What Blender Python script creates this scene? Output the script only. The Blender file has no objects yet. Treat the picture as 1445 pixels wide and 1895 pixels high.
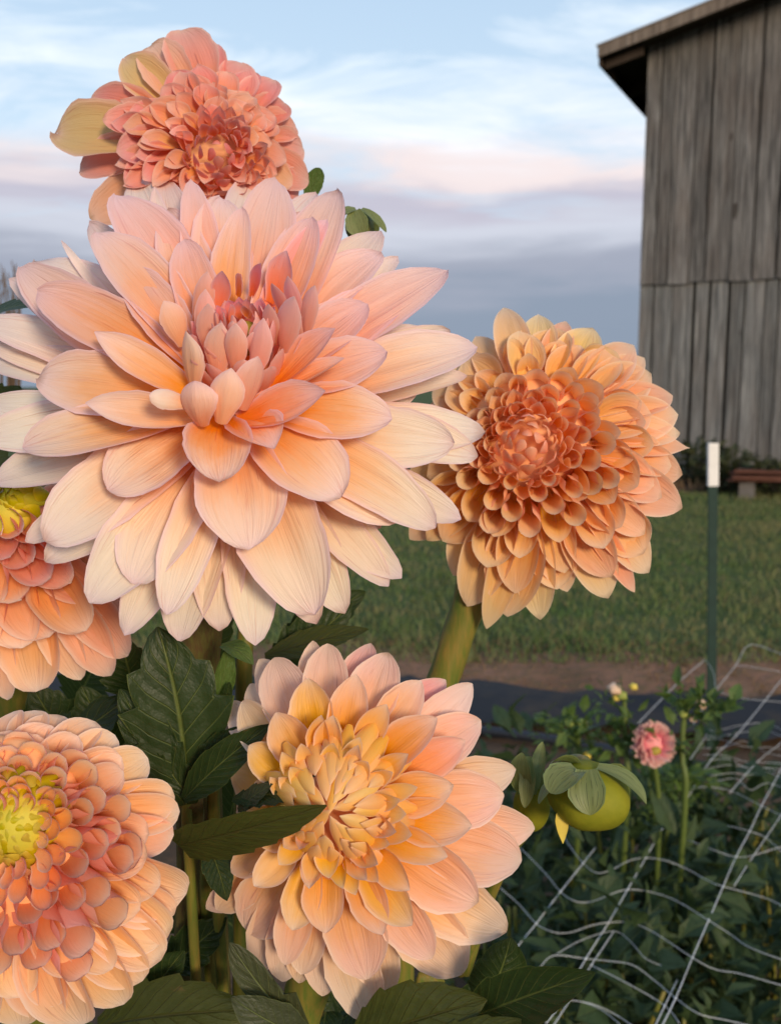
import bpy, math, random
import numpy as np
from mathutils import Vector

random.seed(7); RNG = np.random.default_rng(7)
scene = bpy.context.scene
COL = scene.collection

# ------------------------------------------------------------------ camera, sky, sun, exposure
W_PX, H_PX, F_PX = 1445.0, 1895.0, 1650.0
PITCH = math.radians(8.0)
CAM_Z = 1.25
cam = bpy.data.cameras.new('camera')
cam.sensor_fit = 'HORIZONTAL'; cam.sensor_width = 36.0
cam.lens = F_PX / W_PX * 36.0
cam.clip_start = 0.02; cam.clip_end = 6000
cam.dof.use_dof = True; cam.dof.focus_distance = 0.37; cam.dof.aperture_fstop = 20
camo = bpy.data.objects.new('camera', cam); COL.objects.link(camo)
camo.location = (0, 0, CAM_Z); camo.rotation_euler = (math.pi/2 - PITCH, 0, 0)
scene.camera = camo

SUN_EL, SUN_AZ = math.radians(16), math.radians(156)   # azimuth clockwise from +Y: behind the camera, to the right
sd = Vector((math.sin(SUN_AZ)*math.cos(SUN_EL), math.cos(SUN_AZ)*math.cos(SUN_EL), math.sin(SUN_EL)))
sun = bpy.data.lights.new('sun', 'SUN'); sun.energy = 1.5; sun.angle = math.radians(14); sun.color = (1.0, 0.79, 0.54)
suno = bpy.data.objects.new('sun', sun); COL.objects.link(suno)
suno.rotation_euler = sd.to_track_quat('Z', 'Y').to_euler()

scene.view_settings.view_transform = 'Standard'
scene.view_settings.look = 'None'
scene.view_settings.gamma = 1.0
scene.view_settings.exposure = 1.06
scene.cycles.max_bounces = 8; scene.cycles.diffuse_bounces = 6
scene.view_settings.use_curve_mapping = False
scene.render.resolution_x = 780; scene.render.resolution_y = 1024

def srgb(r, g, b):
    def f(c):
        c /= 255.0
        return c/12.92 if c <= 0.04045 else ((c+0.055)/1.055)**2.4
    return (f(r), f(g), f(b), 1.0)

class NT:
    """small helper to write node trees"""
    def __init__(s, tree): s.t = tree
    def n(s, typ, **kw):
        nd = s.t.nodes.new(typ)
        for k, v in kw.items():
            if k.startswith('i_'):
                nd.inputs[k[2:].replace('_', ' ')].default_value = v
            else: setattr(nd, k, v)
        return nd
    def l(s, a, b): s.t.links.new(a, b)
    def val(s, sock, v):
        if hasattr(v, 'is_output'): s.l(v, sock)
        else: sock.default_value = v
    def math(s, op, a, b=0.0, clamp=False):
        nd = s.n('ShaderNodeMath', operation=op); nd.use_clamp = clamp
        s.val(nd.inputs[0], a)
        if len(nd.inputs) > 1: s.val(nd.inputs[1], b)
        return nd.outputs[0]
    def mix(s, fac, a, b, typ='MIX'):
        nd = s.n('ShaderNodeMix', data_type='RGBA', blend_type=typ)
        s.val(nd.inputs[0], fac); s.val(nd.inputs[6], a); s.val(nd.inputs[7], b)
        return nd.outputs[2]
    def ramp(s, fac, stops, interp='LINEAR'):
        nd = s.n('ShaderNodeValToRGB'); cr = nd.color_ramp; cr.interpolation = interp
        while len(cr.elements) < len(stops): cr.elements.new(0.5)
        for e, (p, c) in zip(cr.elements, stops):
            e.position = p; e.color = c if len(c) == 4 else (*c, 1)
        s.l(fac, nd.inputs[0]); return nd.outputs[0]
    def noise(s, vec, scale, detail=3, rough=0.55, dist=0.0):
        nd = s.n('ShaderNodeTexNoise'); nd.inputs['Scale'].default_value = scale
        nd.inputs['Detail'].default_value = detail; nd.inputs['Roughness'].default_value = rough
        nd.inputs['Distortion'].default_value = dist
        if vec is not None: s.l(vec, nd.inputs['Vector'])
        return nd.outputs['Fac']
    def scale(s, vec, xyz):
        nd = s.n('ShaderNodeMapping'); nd.inputs['Scale'].default_value = xyz
        s.l(vec, nd.inputs['Vector']); return nd.outputs[0]
    def sep(s, vec):
        nd = s.n('ShaderNodeSeparateXYZ'); s.l(vec, nd.inputs[0]); return nd.outputs
    def comb(s, x, y, z):
        nd = s.n('ShaderNodeCombineXYZ')
        for k, v in enumerate((x, y, z)): s.val(nd.inputs[k], v)
        return nd.outputs[0]

# world: Nishita sky with thin, streaky evening cloud over it
world = bpy.data.worlds.new('World'); scene.world = world; world.use_nodes = True
w = NT(world.node_tree); world.node_tree.nodes.clear()
sky = w.n('ShaderNodeTexSky', sky_type='NISHITA'); sky.sun_disc = False
sky.sun_elevation = SUN_EL; sky.sun_rotation = SUN_AZ
tc = w.n('ShaderNodeTexCoord'); g = tc.outputs['Generated']
sx, sy, sz = w.sep(g)
el = w.math('MAXIMUM', sz, 0.0)
inv = w.math('DIVIDE', 1.0, w.math('ADD', el, 0.16))
plane = w.comb(w.math('MULTIPLY', sx, inv), w.math('MULTIPLY', sy, inv), 0.0)
n1 = w.noise(w.scale(plane, (0.9, 1.7, 1)), 1.9, 7, 0.60, 0.6)
n2 = w.noise(w.scale(g, (2.0, 2.0, 12.0)), 1.6, 5, 0.50, 0.3)
ew = w.math('ADD', el, w.math('MULTIPLY', w.math('SUBTRACT', n2, 0.5), 0.11))
cloud = w.ramp(ew, [(0.0, srgb(124, 137, 154)), (0.09, srgb(128, 140, 157)), (0.125, srgb(146, 152, 167)), (0.165, srgb(186, 190, 202)),
                    (0.195, srgb(176, 174, 188)), (0.225, srgb(218, 206, 206)), (0.265, srgb(224, 228, 235)), (0.34, srgb(230, 236, 240)), (0.6, srgb(224, 231, 239))], 'EASE')
cov = w.ramp(w.math('ADD', n1, w.math('MULTIPLY', w.math('SUBTRACT', 0.27, el), 2.0)), [(0.36, (0.08,)*3), (0.66, (1,)*3)])
blue = w.ramp(el, [(0.0, srgb(176, 190, 206)), (0.25, srgb(182, 204, 222)), (0.45, srgb(158, 186, 214)), (1.0, srgb(110, 150, 200))])
skyb = w.mix(0.86, sky.outputs[0], w.mix(1.0, blue, (6.2, 6.2, 6.2, 1), 'MULTIPLY'))
tot = w.mix(cov, skyb, w.mix(1.0, cloud, (6.5, 6.5, 6.5, 1), 'MULTIPLY'))
bg = w.n('ShaderNodeBackground'); bg.inputs['Strength'].default_value = 0.10
w.l(tot, bg.inputs['Color'])
wo = w.n('ShaderNodeOutputWorld'); w.l(bg.outputs[0], wo.inputs[0])

# ------------------------------------------------------------------ geometry helpers
RIGHT = Vector((1, 0, 0)); UP = Vector((0, math.sin(PITCH), math.cos(PITCH))); BACK = Vector((0, -math.cos(PITCH), math.sin(PITCH)))
CAMP = Vector((0, 0, CAM_Z))
def camdir(x, y, z): return (RIGHT*x + UP*y + BACK*z).normalized()
def ray(x, y): return RIGHT*((x-W_PX/2)/F_PX) + UP*(-(y-H_PX/2)/F_PX) - BACK
def P(x, y, d): return CAMP + ray(x, y)*d
def on_plane(x, y, p0, n):
    r = ray(x, y); return CAMP + r*((p0-CAMP).dot(n)/r.dot(n))
def at_z(x, y, z=0.0):
    r = ray(x, y); return CAMP + r*((z-CAM_Z)/r.z)
def depth(p): return -(p-CAMP).dot(BACK)
def project(p):
    q = p-CAMP; d = -q.dot(BACK)
    return W_PX/2+F_PX*q.dot(RIGHT)/d, H_PX/2-F_PX*q.dot(UP)/d

def mesh_obj(name, verts, faces, mat, parent=None, uv=None, smooth=True, origin=None):
    verts = np.asarray(verts, dtype=float)
    o3 = np.zeros(3) if origin is None else np.array(origin)
    me = bpy.data.meshes.new(name)
    me.from_pydata((verts-o3).tolist(), [], [list(f) for f in faces])
    if uv is not None:
        ul = me.uv_layers.new(name='UVMap')
        li = np.empty(len(me.loops), dtype=np.int32); me.loops.foreach_get('vertex_index', li)
        ul.data.foreach_set('uv', np.asarray(uv, dtype=np.float32)[li].ravel())
    if smooth: me.polygons.foreach_set('use_smooth', [True]*len(me.polygons))
    if mat: me.materials.append(mat)
    me.update()
    o = bpy.data.objects.new(name, me); COL.objects.link(o)
    if parent is not None:
        o.parent = parent
        o.location = Vector(o3) - parent_world(parent)
    else: o.location = o3
    return o
def parent_world(o):
    p = Vector((0, 0, 0))
    while o is not None: p = p + o.location; o = o.parent
    return p
def thing(name, label, cat, loc, group=None):
    o = bpy.data.objects.new(name, None); COL.objects.link(o); o.empty_display_size = 0.02
    o.location = loc; o['label'] = label; o['category'] = cat
    if group: o['group'] = group
    return o
def structure(o): o['kind'] = 'structure'; return o

def grid_faces(nu, nv):
    f = []
    for j in range(nv-1):
        for i in range(nu-1):
            a = j*nu+i; f.append((a, a+1, a+nu+1, a+nu))
    return f
FACES = {}
def tube(name, pts, radii, mat, parent=None, seg=10, cap=True, wob=0.0, origin=None):
    pts = [Vector(p) for p in pts]
    if len(pts) > 2:
        q = []; m = len(pts)
        for i in range(m-1):
            p0, p1, p2, p3 = pts[max(i-1, 0)], pts[i], pts[i+1], pts[min(i+2, m-1)]
            for k in range(4):
                t = k/4
                q.append(0.5*((2*p1)+(p2-p0)*t+(2*p0-5*p1+4*p2-p3)*t*t+(3*p1-p0-3*p2+p3)*t**3))
        q.append(pts[-1])
    else: q = pts
    n = len(q)
    rr = np.interp(np.linspace(0, 1, n), np.linspace(0, 1, len(radii)), radii) if hasattr(radii, '__len__') else [radii]*n
    v, f, uv = [], [], []
    ref = Vector((0.3, 0.2, 0.93)).normalized()
    for i, p in enumerate(q):
        T = (q[min(i+1, n-1)]-q[max(i-1, 0)]).normalized()
        a = T.cross(ref)
        if a.length < 1e-3: a = T.cross(Vector((1, 0, 0)))
        a.normalize(); b = T.cross(a)
        for k in range(seg):
            th = 2*math.pi*k/seg
            r = rr[i]*(1+wob*math.sin(3*th+i*1.7))
            v.append(p+a*math.cos(th)*r+b*math.sin(th)*r); uv.append((k/seg, i/(n-1)))
    for i in range(n-1):
        for k in range(seg):
            f.append((i*seg+k, i*seg+(k+1) % seg, (i+1)*seg+(k+1) % seg, (i+1)*seg+k))
    if cap: f.append(list(range(seg))[::-1]); f.append([(n-1)*seg+k for k in range(seg)])
    return mesh_obj(name, [tuple(p) for p in v], f, mat, parent, uv, origin=origin)

def sheet(name, base, tip, nh, width, arch=0.0, a0=0.3, a1=0.3, pt=0.6, b0=0.35, peak=0.58, curl=0.0, ruf=0.0, twist=0.0,
          ridge=0.030, mat=None, parent=None, nu=9, nv=15, tint=None, teeth=0, tooth=0.12, bend=0.0, notch=0.0, label=None, seed=None, quill=0.0):
    """a petal or leaf: a curved, cupped or rolled blade from base to tip. nh: way its upper face looks. a0,a1: half roll angle at base / tip"""
    rnd = random.Random(seed if seed is not None else random.random())
    base = Vector(base); tip = Vector(tip); D = tip-base; L = D.length; Dn = D/L
    nh = nh-Dn*nh.dot(Dn)
    if nh.length < 1e-5: nh = BACK-Dn*BACK.dot(Dn)
    nh.normalize(); S = Dn.cross(nh).normalized()
    if twist:
        c, s = math.cos(twist), math.sin(twist); nh, S = nh*c+S*s, S*c-nh*s
    if not teeth and not quill and not bend: bend = rnd.uniform(-0.07, 0.07); curl = curl+rnd.uniform(-0.06, 0.05)
    ctrl = (base+tip)*0.5+nh*arch*L*2+S*bend*L
    us = np.linspace(-1, 1, nu)
    k = np.linspace(0, 1, nv); ts = 1-(1-k)**1.35 if not teeth else k
    ph = rnd.uniform(0, 6.28); fq = rnd.uniform(7, 12); ph2 = rnd.uniform(0, 6.28)
    asym = rnd.uniform(-0.06, 0.06); rg_ = rnd.uniform(0, 1.6)
    S3 = np.array(S)
    V = np.zeros((nv, nu, 3)); UV = np.zeros((nv, nu, 2))
    b_, t_, c_ = np.array(base), np.array(tip), np.array(ctrl)
    for j, t in enumerate(ts):
        C = (1-t)**2*b_+2*t*(1-t)*c_+t*t*t_
        T = 2*(1-t)*(c_-b_)+2*t*(t_-c_); T /= np.linalg.norm(T)+1e-9
        N = np.cross(S3, T); N /= np.linalg.norm(N)+1e-9
        if t < peak: pr = b0+(1-b0)*math.sin(math.pi/2*t/peak)**1.2
        else: pr = max(0.0, 1-((t-peak)/(1-peak))**2.0)**pt
        pr = max(pr, 0.03)
        tt = t*t*(3-2*t)
        a = a0+(a1-a0)*tt
        wd = width*0.5*pr
        warc = wd*a/math.sin(a) if a < math.pi/2 else wd*a
        e = np.ones(nu)
        if teeth:
            saw = (t*teeth) % 1.0
            e = 1-tooth*((1-saw)**0.8)*np.clip((np.abs(us)-0.55)/0.45, 0, 1)*(1 if t < 0.95 else 0)
        if not teeth: e = 1+(0.030*math.sin(19*t+ph)+0.02*math.sin(41*t+ph2))*np.abs(us)**4*np.where(us > 0, 1, -0.8)
        r = warc/max(a, 1e-3)
        ang = us*a*e
        if quill:   # a tube cut obliquely: radius stays, the roll opens to a point
            q = min(t/0.5, 1.0); r = width*0.5/math.sin(min(quill, math.pi/2))*(b0+(1-b0)*q*q*(3-2*q))
            pq = 1.0 if t < peak else max(0.0, 1-((t-peak)/(1-peak))**2.0)**pt
            ang = us*max(quill*pq, 0.02)
        off = r*np.sin(ang); up = r*(1-np.cos(ang))
        if quill > 1.8: up = up*0.85
        up = up-ridge*width*(np.cos(us*math.pi*(2.5+rg_)+ph2*0.3)*(1-us*us))*math.sin(math.pi*min(t*1.1, 1))
        up = up+ruf*width*np.abs(us)**2.5*np.sin(fq*t+ph+np.sign(us)*1.3)*t
        fwd = -notch*L*np.exp(-(us/0.35)**2)*(t > 0.85)*(t-0.85)/0.15
        V[j] = C+S3*(off+asym*width*math.sin(math.pi*t))[:, None]+N*(up+curl*L*t**4)[:, None]+T*fwd[:, None]
        UV[j, :, 0] = us*0.5+0.5; UV[j, :, 1] = t
    if (nu, nv) not in FACES: FACES[(nu, nv)] = grid_faces(nu, nv)
    o = mesh_obj(name, V.reshape(-1, 3), FACES[(nu, nv)], mat, parent, UV.reshape(-1, 2), origin=tuple(base))
    if tint: o.color = (*tint, min(1.0, max(0.08, (width/0.022)**1.3)))
    if label: o['label'] = label
    return o

def spheroid(name, c, axis, r, h, mat, parent, seg=20, rings=12, lob=0.0):
    c = Vector(c); axis = axis.normalized(); a = axis.cross(Vector((0.2, 0.9, 0.3))).normalized(); b = axis.cross(a)
    v, f, uv = [], [], []
    for i in range(rings+1):
        ph = math.pi*i/rings
        for k in range(seg):
            th = 2*math.pi*k/seg
            rr = r*math.sin(ph)*(1+lob*math.cos(5*th))
            v.append(tuple(c+axis*(h*math.cos(ph))+a*rr*math.cos(th)+b*rr*math.sin(th))); uv.append((k/seg, 1-i/rings))
    for i in range(rings):
        for k in range(seg):
            f.append((i*seg+k, i*seg+(k+1) % seg, (i+1)*seg+(k+1) % seg, (i+1)*seg+k))
    return mesh_obj(name, v, f, mat, parent, uv, origin=tuple(c))

# ------------------------------------------------------------------ materials
def new_mat(name):
    m = bpy.data.materials.new(name); m.use_nodes = True; m.node_tree.nodes.clear()
    t = NT(m.node_tree); return m, t
def finish(t, color, rough=0.6, spec=0.3, trans=0.0, tcol=None, bump=None, bstr=0.3, bdist=0.01, sheen=0.0):
    p = t.n('ShaderNodeBsdfPrincipled')
    t.val(p.inputs['Base Color'], color); t.val(p.inputs['Roughness'], rough)
    p.inputs['Specular IOR Level'].default_value = spec
    if sheen: p.inputs['Sheen Weight'].default_value = sheen; p.inputs['Sheen Roughness'].default_value = 0.4
    out = t.n('ShaderNodeOutputMaterial')
    if bump is not None:
        b = t.n('ShaderNodeBump'); b.inputs['Strength'].default_value = bstr; b.inputs['Distance'].default_value = bdist
        t.l(bump, b.inputs['Height']); t.l(b.outputs[0], p.inputs['Normal'])
    if trans > 0:
        tr = t.n('ShaderNodeBsdfTranslucent'); t.val(tr.inputs['Color'], tcol if tcol is not None else color)
        mx = t.n('ShaderNodeMixShader'); mx.inputs[0].default_value = trans
        t.l(p.outputs[0], mx.inputs[1]); t.l(tr.outputs[0], mx.inputs[2]); t.l(mx.outputs[0], out.inputs[0])
    else: t.l(p.outputs[0], out.inputs[0])

def petal_mat(name, base, mid, tip, edge, pale, pink, yellow, back, vein=0.35, backw=0.45, green=(0.36, 0.40, 0.06, 1)):
    """petal pigment: base-to-tip blend along the blade, edge tint, fine veins; object colour gives pale / pink / yellow amounts"""
    m, t = new_mat(name)
    uv = t.n('ShaderNodeUVMap').outputs[0]
    u, v, _ = t.sep(uv)
    oi = t.n('ShaderNodeObjectInfo')
    rnd = oi.outputs['Random']
    cr = t.n('ShaderNodeSeparateColor'); size = oi.outputs['Alpha']
    t.l(oi.outputs['Color'], cr.inputs[0]); pr, pg, pb = cr.outputs[0], cr.outputs[1], cr.outputs[2]
    au = t.math('ABSOLUTE', t.math('SUBTRACT', t.math('MULTIPLY', u, 2.0), 1.0))
    off = t.math('MULTIPLY', rnd, 37.0)
    vec = t.comb(t.math('ADD', t.math('MULTIPLY', u, 26.0), off), t.math('ADD', t.math('MULTIPLY', v, 1.8), off), off)
    nv = t.noise(vec, 1.0, 3, 0.6, 0.2)
    vec2 = t.comb(t.math('ADD', t.math('MULTIPLY', u, 3.0), off), t.math('ADD', t.math('MULTIPLY', v, 3.5), off), off)
    nb = t.noise(vec2, 1.0, 3, 0.55)
    vv = t.math('ADD', v, t.math('MULTIPLY', t.math('SUBTRACT', nb, 0.5), 0.35))
    vv = t.math('ADD', vv, t.math('MULTIPLY', t.math('SUBTRACT', nv, 0.5), 0.30))
    vv = t.math('ADD', vv, t.math('MULTIPLY', au, 0.10))
    col = t.ramp(vv, [(0.28, base), (0.64, mid), (0.98, tip)], 'LINEAR')
    col = t.mix(t.math('MULTIPLY', pr, t.math('MULTIPLY', vv, 1.25, True), True), col, pale)
    col = t.mix(t.math('MULTIPLY', pb, 0.8), col, yellow)
    col = t.mix(t.math('MULTIPLY', pg, t.math('ADD', 0.35, t.math('MULTIPLY', v, 0.7)), True), col, pink)
    ed = t.math('MULTIPLY', t.math('MAXIMUM', t.math('POWER', au, 7.0), t.math('POWER', v, 14.0)), 0.85)
    col = t.mix(ed, col, edge)
    vl = t.ramp(nv, [(0.60, (0, 0, 0)), (0.72, (1, 1, 1))])
    col = t.mix(t.math('MULTIPLY', vl, t.math('MULTIPLY', size, vein)), col, t.mix(1.0, col, (0.80, 0.50, 0.46, 1), 'MULTIPLY'))
    # thin dark scratches of wear
    vec3 = t.comb(t.math('ADD', t.math('MULTIPLY', u, 24.0), off), t.math('ADD', t.math('MULTIPLY', v, 3.0), off), t.math('ADD', off, 5.0))
    sc = t.ramp(t.noise(vec3, 1.0, 1, 0.4), [(0.735, (0, 0, 0)), (0.79, (1, 1, 1))])
    col = t.mix(t.math('MULTIPLY', sc, t.math('MULTIPLY', size, 0.5)), col, (0.45, 0.13, 0.12, 1))
    # a browned tip on some of the petals
    old = t.math('GREATER_THAN', t.math('FRACT', t.math('MULTIPLY', rnd, 23.3)), 0.72)
    tipm = t.math('MULTIPLY', t.math('SUBTRACT', t.math('ADD', v, t.math('MULTIPLY', nb, 0.10)), 1.0), 14.0, True)
    old = t.math('MULTIPLY', old, t.math('GREATER_THAN', size, 0.75))
    col = t.mix(t.math('MULTIPLY', t.math('MULTIPLY', old, tipm), 0.6), col, (0.34, 0.17, 0.06, 1))
    geo = t.n('ShaderNodeNewGeometry')
    col = t.mix(t.math('MULTIPLY', geo.outputs['Backfacing'], backw), col, back)
    # each petal a little lighter, darker or warmer than the next
    hs = t.n('ShaderNodeHueSaturation'); t.l(col, hs.inputs['Color'])
    t.l(t.math('ADD', 0.49, t.math('MULTIPLY', rnd, 0.02)), hs.inputs['Hue'])
    t.l(t.math('ADD', 0.98, t.math('MULTIPLY', t.math('FRACT', t.math('MULTIPLY', rnd, 7.31)), 0.16)), hs.inputs['Saturation'])
    t.l(t.math('ADD', 0.92, t.math('MULTIPLY', t.math('FRACT', t.math('MULTIPLY', rnd, 13.7)), 0.13)), hs.inputs['Value'])
    col = hs.outputs[0]
    bump = t.math('MULTIPLY', nv, size)
    finish(t, col, 0.44, 0.38, 0.34, t.mix(0.5, col, t.mix(1.0, col, (1.0, 0.72, 0.5, 1), 'MULTIPLY')), bump, 0.7, 0.0010)
    return m

PM_MAIN = petal_mat('petal_cream_peach', (0.95, 0.30, 0.012, 1), (0.94, 0.45, 0.16, 1), (0.93, 0.70, 0.56, 1), (0.86, 0.66, 0.72, 1),
                    (0.94, 0.87, 0.75, 1), (0.96, 0.34, 0.47, 1), (0.94, 0.70, 0.28, 1), (0.92, 0.64, 0.52, 1), 0.6)
PM_PEACH = petal_mat('petal_apricot', (0.95, 0.48, 0.10, 1), (0.95, 0.54, 0.19, 1), (0.95, 0.64, 0.38, 1), (0.97, 0.78, 0.58, 1),
                     (0.95, 0.77, 0.52, 1), (0.93, 0.32, 0.30, 1), (0.93, 0.70, 0.26, 1), (0.93, 0.50, 0.36, 1), 0.3, 0.8)
PM_ROSE = petal_mat('petal_coral', (0.93, 0.38, 0.14, 1), (0.91, 0.36, 0.26, 1), (0.90, 0.46, 0.40, 1), (0.94, 0.66, 0.56, 1),
                    (0.90, 0.70, 0.50, 1), (0.86, 0.22, 0.26, 1), (0.70, 0.58, 0.22, 1), (0.86, 0.36, 0.32, 1), 0.35, 0.7)
PM_BALL = petal_mat('petal_salmon', (0.96, 0.46, 0.18, 1), (0.95, 0.52, 0.26, 1), (0.95, 0.62, 0.42, 1), (0.97, 0.82, 0.72, 1),
                    (0.95, 0.74, 0.48, 1), (0.92, 0.28, 0.32, 1), (0.94, 0.62, 0.18, 1), (0.93, 0.44, 0.38, 1), 0.25, 0.8)
PM_SUN = petal_mat('petal_golden_pink', (0.95, 0.42, 0.03, 1), (0.95, 0.48, 0.17, 1), (0.93, 0.62, 0.46, 1), (0.96, 0.78, 0.66, 1),
                   (0.93, 0.77, 0.66, 1), (0.93, 0.32, 0.38, 1), (0.96, 0.58, 0.09, 1), (0.94, 0.60, 0.26, 1), 0.3)
PM_LIME = petal_mat('petal_lime_young', (0.42, 0.40, 0.03, 1), (0.60, 0.50, 0.04, 1), (0.74, 0.58, 0.07, 1), (0.80, 0.62, 0.12, 1),
                    (0.8, 0.7, 0.3, 1), (0.85, 0.35, 0.10, 1), (0.50, 0.46, 0.03, 1), (0.60, 0.50, 0.05, 1), 0.1)

def leaf_mat(name, c1, c2, vein, trans=0.22, tcol=(0.16, 0.22, 0.02, 1), nveins=9.0, rough=0.46):
    m, t = new_mat(name)
    uv = t.n('ShaderNodeUVMap').outputs[0]; u, v, _ = t.sep(uv)
    oi = t.n('ShaderNodeObjectInfo'); off = t.math('MULTIPLY', oi.outputs['Random'], 31.0)
    au = t.math('ABSOLUTE', t.math('SUBTRACT', t.math('MULTIPLY', u, 2.0), 1.0))
    nz = t.noise(t.comb(t.math('ADD', t.math('MULTIPLY', u, 5.0), off), t.math('ADD', t.math('MULTIPLY', v, 6.0), off), off), 1.0, 4, 0.6)
    col = t.mix(nz, c1, c2)
    mid = t.ramp(au, [(0.015, (1, 1, 1)), (0.05, (0, 0, 0))])
    ph = t.math('FRACT', t.math('SUBTRACT', t.math('MULTIPLY', v, nveins), t.math('MULTIPLY', t.math('POWER', au, 0.8), 2.6)))
    dv = t.math('ABSOLUTE', t.math('SUBTRACT', ph, 0.5))
    side = t.math('MULTIPLY', t.ramp(dv, [(0.02, (1, 1, 1)), (0.07, (0, 0, 0))]), t.math('SUBTRACT', 1.0, t.math('MULTIPLY', au, 0.75)))
    vn = t.math('MAXIMUM', mid, t.math('MULTIPLY', side, 0.75))
    col = t.mix(t.math('MULTIPLY', vn, 0.75), col, vein)
    edge = t.ramp(au, [(0.955, (0, 0, 0)), (1.0, (1, 1, 1))])
    col = t.mix(t.math('MULTIPLY', edge, 0.6), col, vein)
    br = t.ramp(t.noise(t.comb(t.math('ADD', t.math('MULTIPLY', u, 3.0), off), t.math('MULTIPLY', v, 4.0), t.math('ADD', off, 9.0)), 1.0, 3, 0.6), [(0.68, (0, 0, 0)), (0.76, (1, 1, 1))])
    col = t.mix(t.math('MULTIPLY', br, 0.45), col, (0.16, 0.10, 0.04, 1))
    h = t.math('ADD', t.math('MULTIPLY', vn, -0.8), t.math('ADD', t.math('MULTIPLY', nz, 1.2), t.math('MULTIPLY', dv, -0.5)))
    finish(t, col, rough, 0.32, trans, t.mix(0.5, col, tcol), h, 0.6, 0.0016)
    return m
LM_DARK = leaf_mat('leaf_dark', (0.012, 0.027, 0.007, 1), (0.030, 0.052, 0.012, 1), (0.14, 0.17, 0.04, 1), 0.2)
LM_OLIVE = leaf_mat('leaf_olive', (0.040, 0.052, 0.010, 1), (0.075, 0.088, 0.018, 1), (0.06, 0.06, 0.015, 1), 0.3, (0.22, 0.22, 0.02, 1))
LM_GREY = leaf_mat('leaf_grey_green', (0.04, 0.052, 0.026, 1), (0.07, 0.078, 0.035, 1), (0.16, 0.19, 0.06, 1), 0.25)
LM_BED = leaf_mat('leaf_bed', (0.020, 0.042, 0.014, 1), (0.065, 0.100, 0.034, 1), (0.05, 0.07, 0.03, 1), 0.2, (0.08, 0.12, 0.02, 1), 5.0, 0.55)
LM_FRESH = leaf_mat('leaf_fresh', (0.06, 0.11, 0.02, 1), (0.11, 0.17, 0.04, 1), (0.16, 0.20, 0.06, 1), 0.25, (0.2, 0.3, 0.03, 1), 4.0)

def plain(name, c1, c2, scale=8.0, rough=0.6, spec=0.3, trans=0.0, bstr=0.2, stretch=(1, 1, 1), bdist=0.002, coord='Object', tc=None):
    m, t = new_mat(name)
    tcn = t.n('ShaderNodeTexCoord')
    nz = t.noise(t.scale(tcn.outputs[coord], stretch), scale, 5, 0.6)
    r = t.ramp(nz, [(0.3, c1), (0.7, c2)])
    finish(t, r, rough, spec, trans, tc, nz, bstr, bdist)
    return m
M_STEM = plain('stem_green', (0.085, 0.14, 0.02, 1), (0.24, 0.17, 0.035, 1), 5, 0.45, 0.35, 0.0, 0.2, (60, 60, 8))
M_STEMB = plain('stem_brown', (0.10, 0.055, 0.025, 1), (0.13, 0.13, 0.03, 1), 14, 0.5, 0.3, 0.0, 0.2, (60, 60, 8))
M_STEMG = plain('stem_bed_green', (0.07, 0.11, 0.02, 1), (0.12, 0.15, 0.035, 1), 14, 0.5, 0.3, 0.0, 0.2, (60, 60, 8))
M_BUD = plain('bud_yellow_green', (0.13, 0.15, 0.008, 1), (0.25, 0.24, 0.016, 1), 45, 0.65, 0.18, 0.0, 0.4)
M_CORE = plain('flower_core_green', (0.20, 0.16, 0.02, 1), (0.40, 0.30, 0.04, 1), 120, 0.6)
M_CORELIME = plain('flower_core_lime', (0.50, 0.42, 0.03, 1), (0.62, 0.50, 0.05, 1), 90, 0.6)
M_CORER = plain('receptacle_peach', (0.78, 0.36, 0.16, 1), (0.86, 0.44, 0.22, 1), 60, 0.7)
M_SEPAL = None
def sepal_mat():
    m, t = new_mat('bract_green')
    uv = t.n('ShaderNodeUVMap').outputs[0]; u, v, _ = t.sep(uv)
    oi = t.n('ShaderNodeObjectInfo'); off = t.math('MULTIPLY', oi.outputs['Random'], 17.0)
    nz = t.noise(t.comb(t.math('ADD', t.math('MULTIPLY', u, 14.0), off), t.math('ADD', t.math('MULTIPLY', v, 1.5), off), off), 1.0, 3, 0.6)
    col = t.mix(nz, (0.115, 0.15, 0.04, 1), (0.25, 0.27, 0.105, 1))
    ph = t.math('FRACT', t.math('MULTIPLY', u, 7.0))
    ln = t.ramp(t.math('ABSOLUTE', t.math('SUBTRACT', ph, 0.5)), [(0.03, (1, 1, 1)), (0.06, (0, 0, 0))])
    br = t.ramp(t.noise(t.comb(t.math('MULTIPLY', u, 9.0), t.math('MULTIPLY', v, 5.0), off), 1.0, 2, 0.5), [(0.45, (0, 0, 0)), (0.52, (1, 1, 1))])
    col = t.mix(t.math('MULTIPLY', t.math('MULTIPLY', ln, br), 0.9), col, (0.02, 0.03, 0.012, 1))
    au = t.math('ABSOLUTE', t.math('SUBTRACT', t.math('MULTIPLY', u, 2.0), 1.0))
    col = t.mix(t.ramp(au, [(0.9, (0, 0, 0)), (1.0, (0.6, 0.6, 0.6))]), col, (0.20, 0.30, 0.12, 1))
    finish(t, col, 0.45, 0.35, 0.2, (0.2, 0.3, 0.05, 1), nz, 0.3, 0.0008)
    return m
M_SEPAL = sepal_mat()

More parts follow.
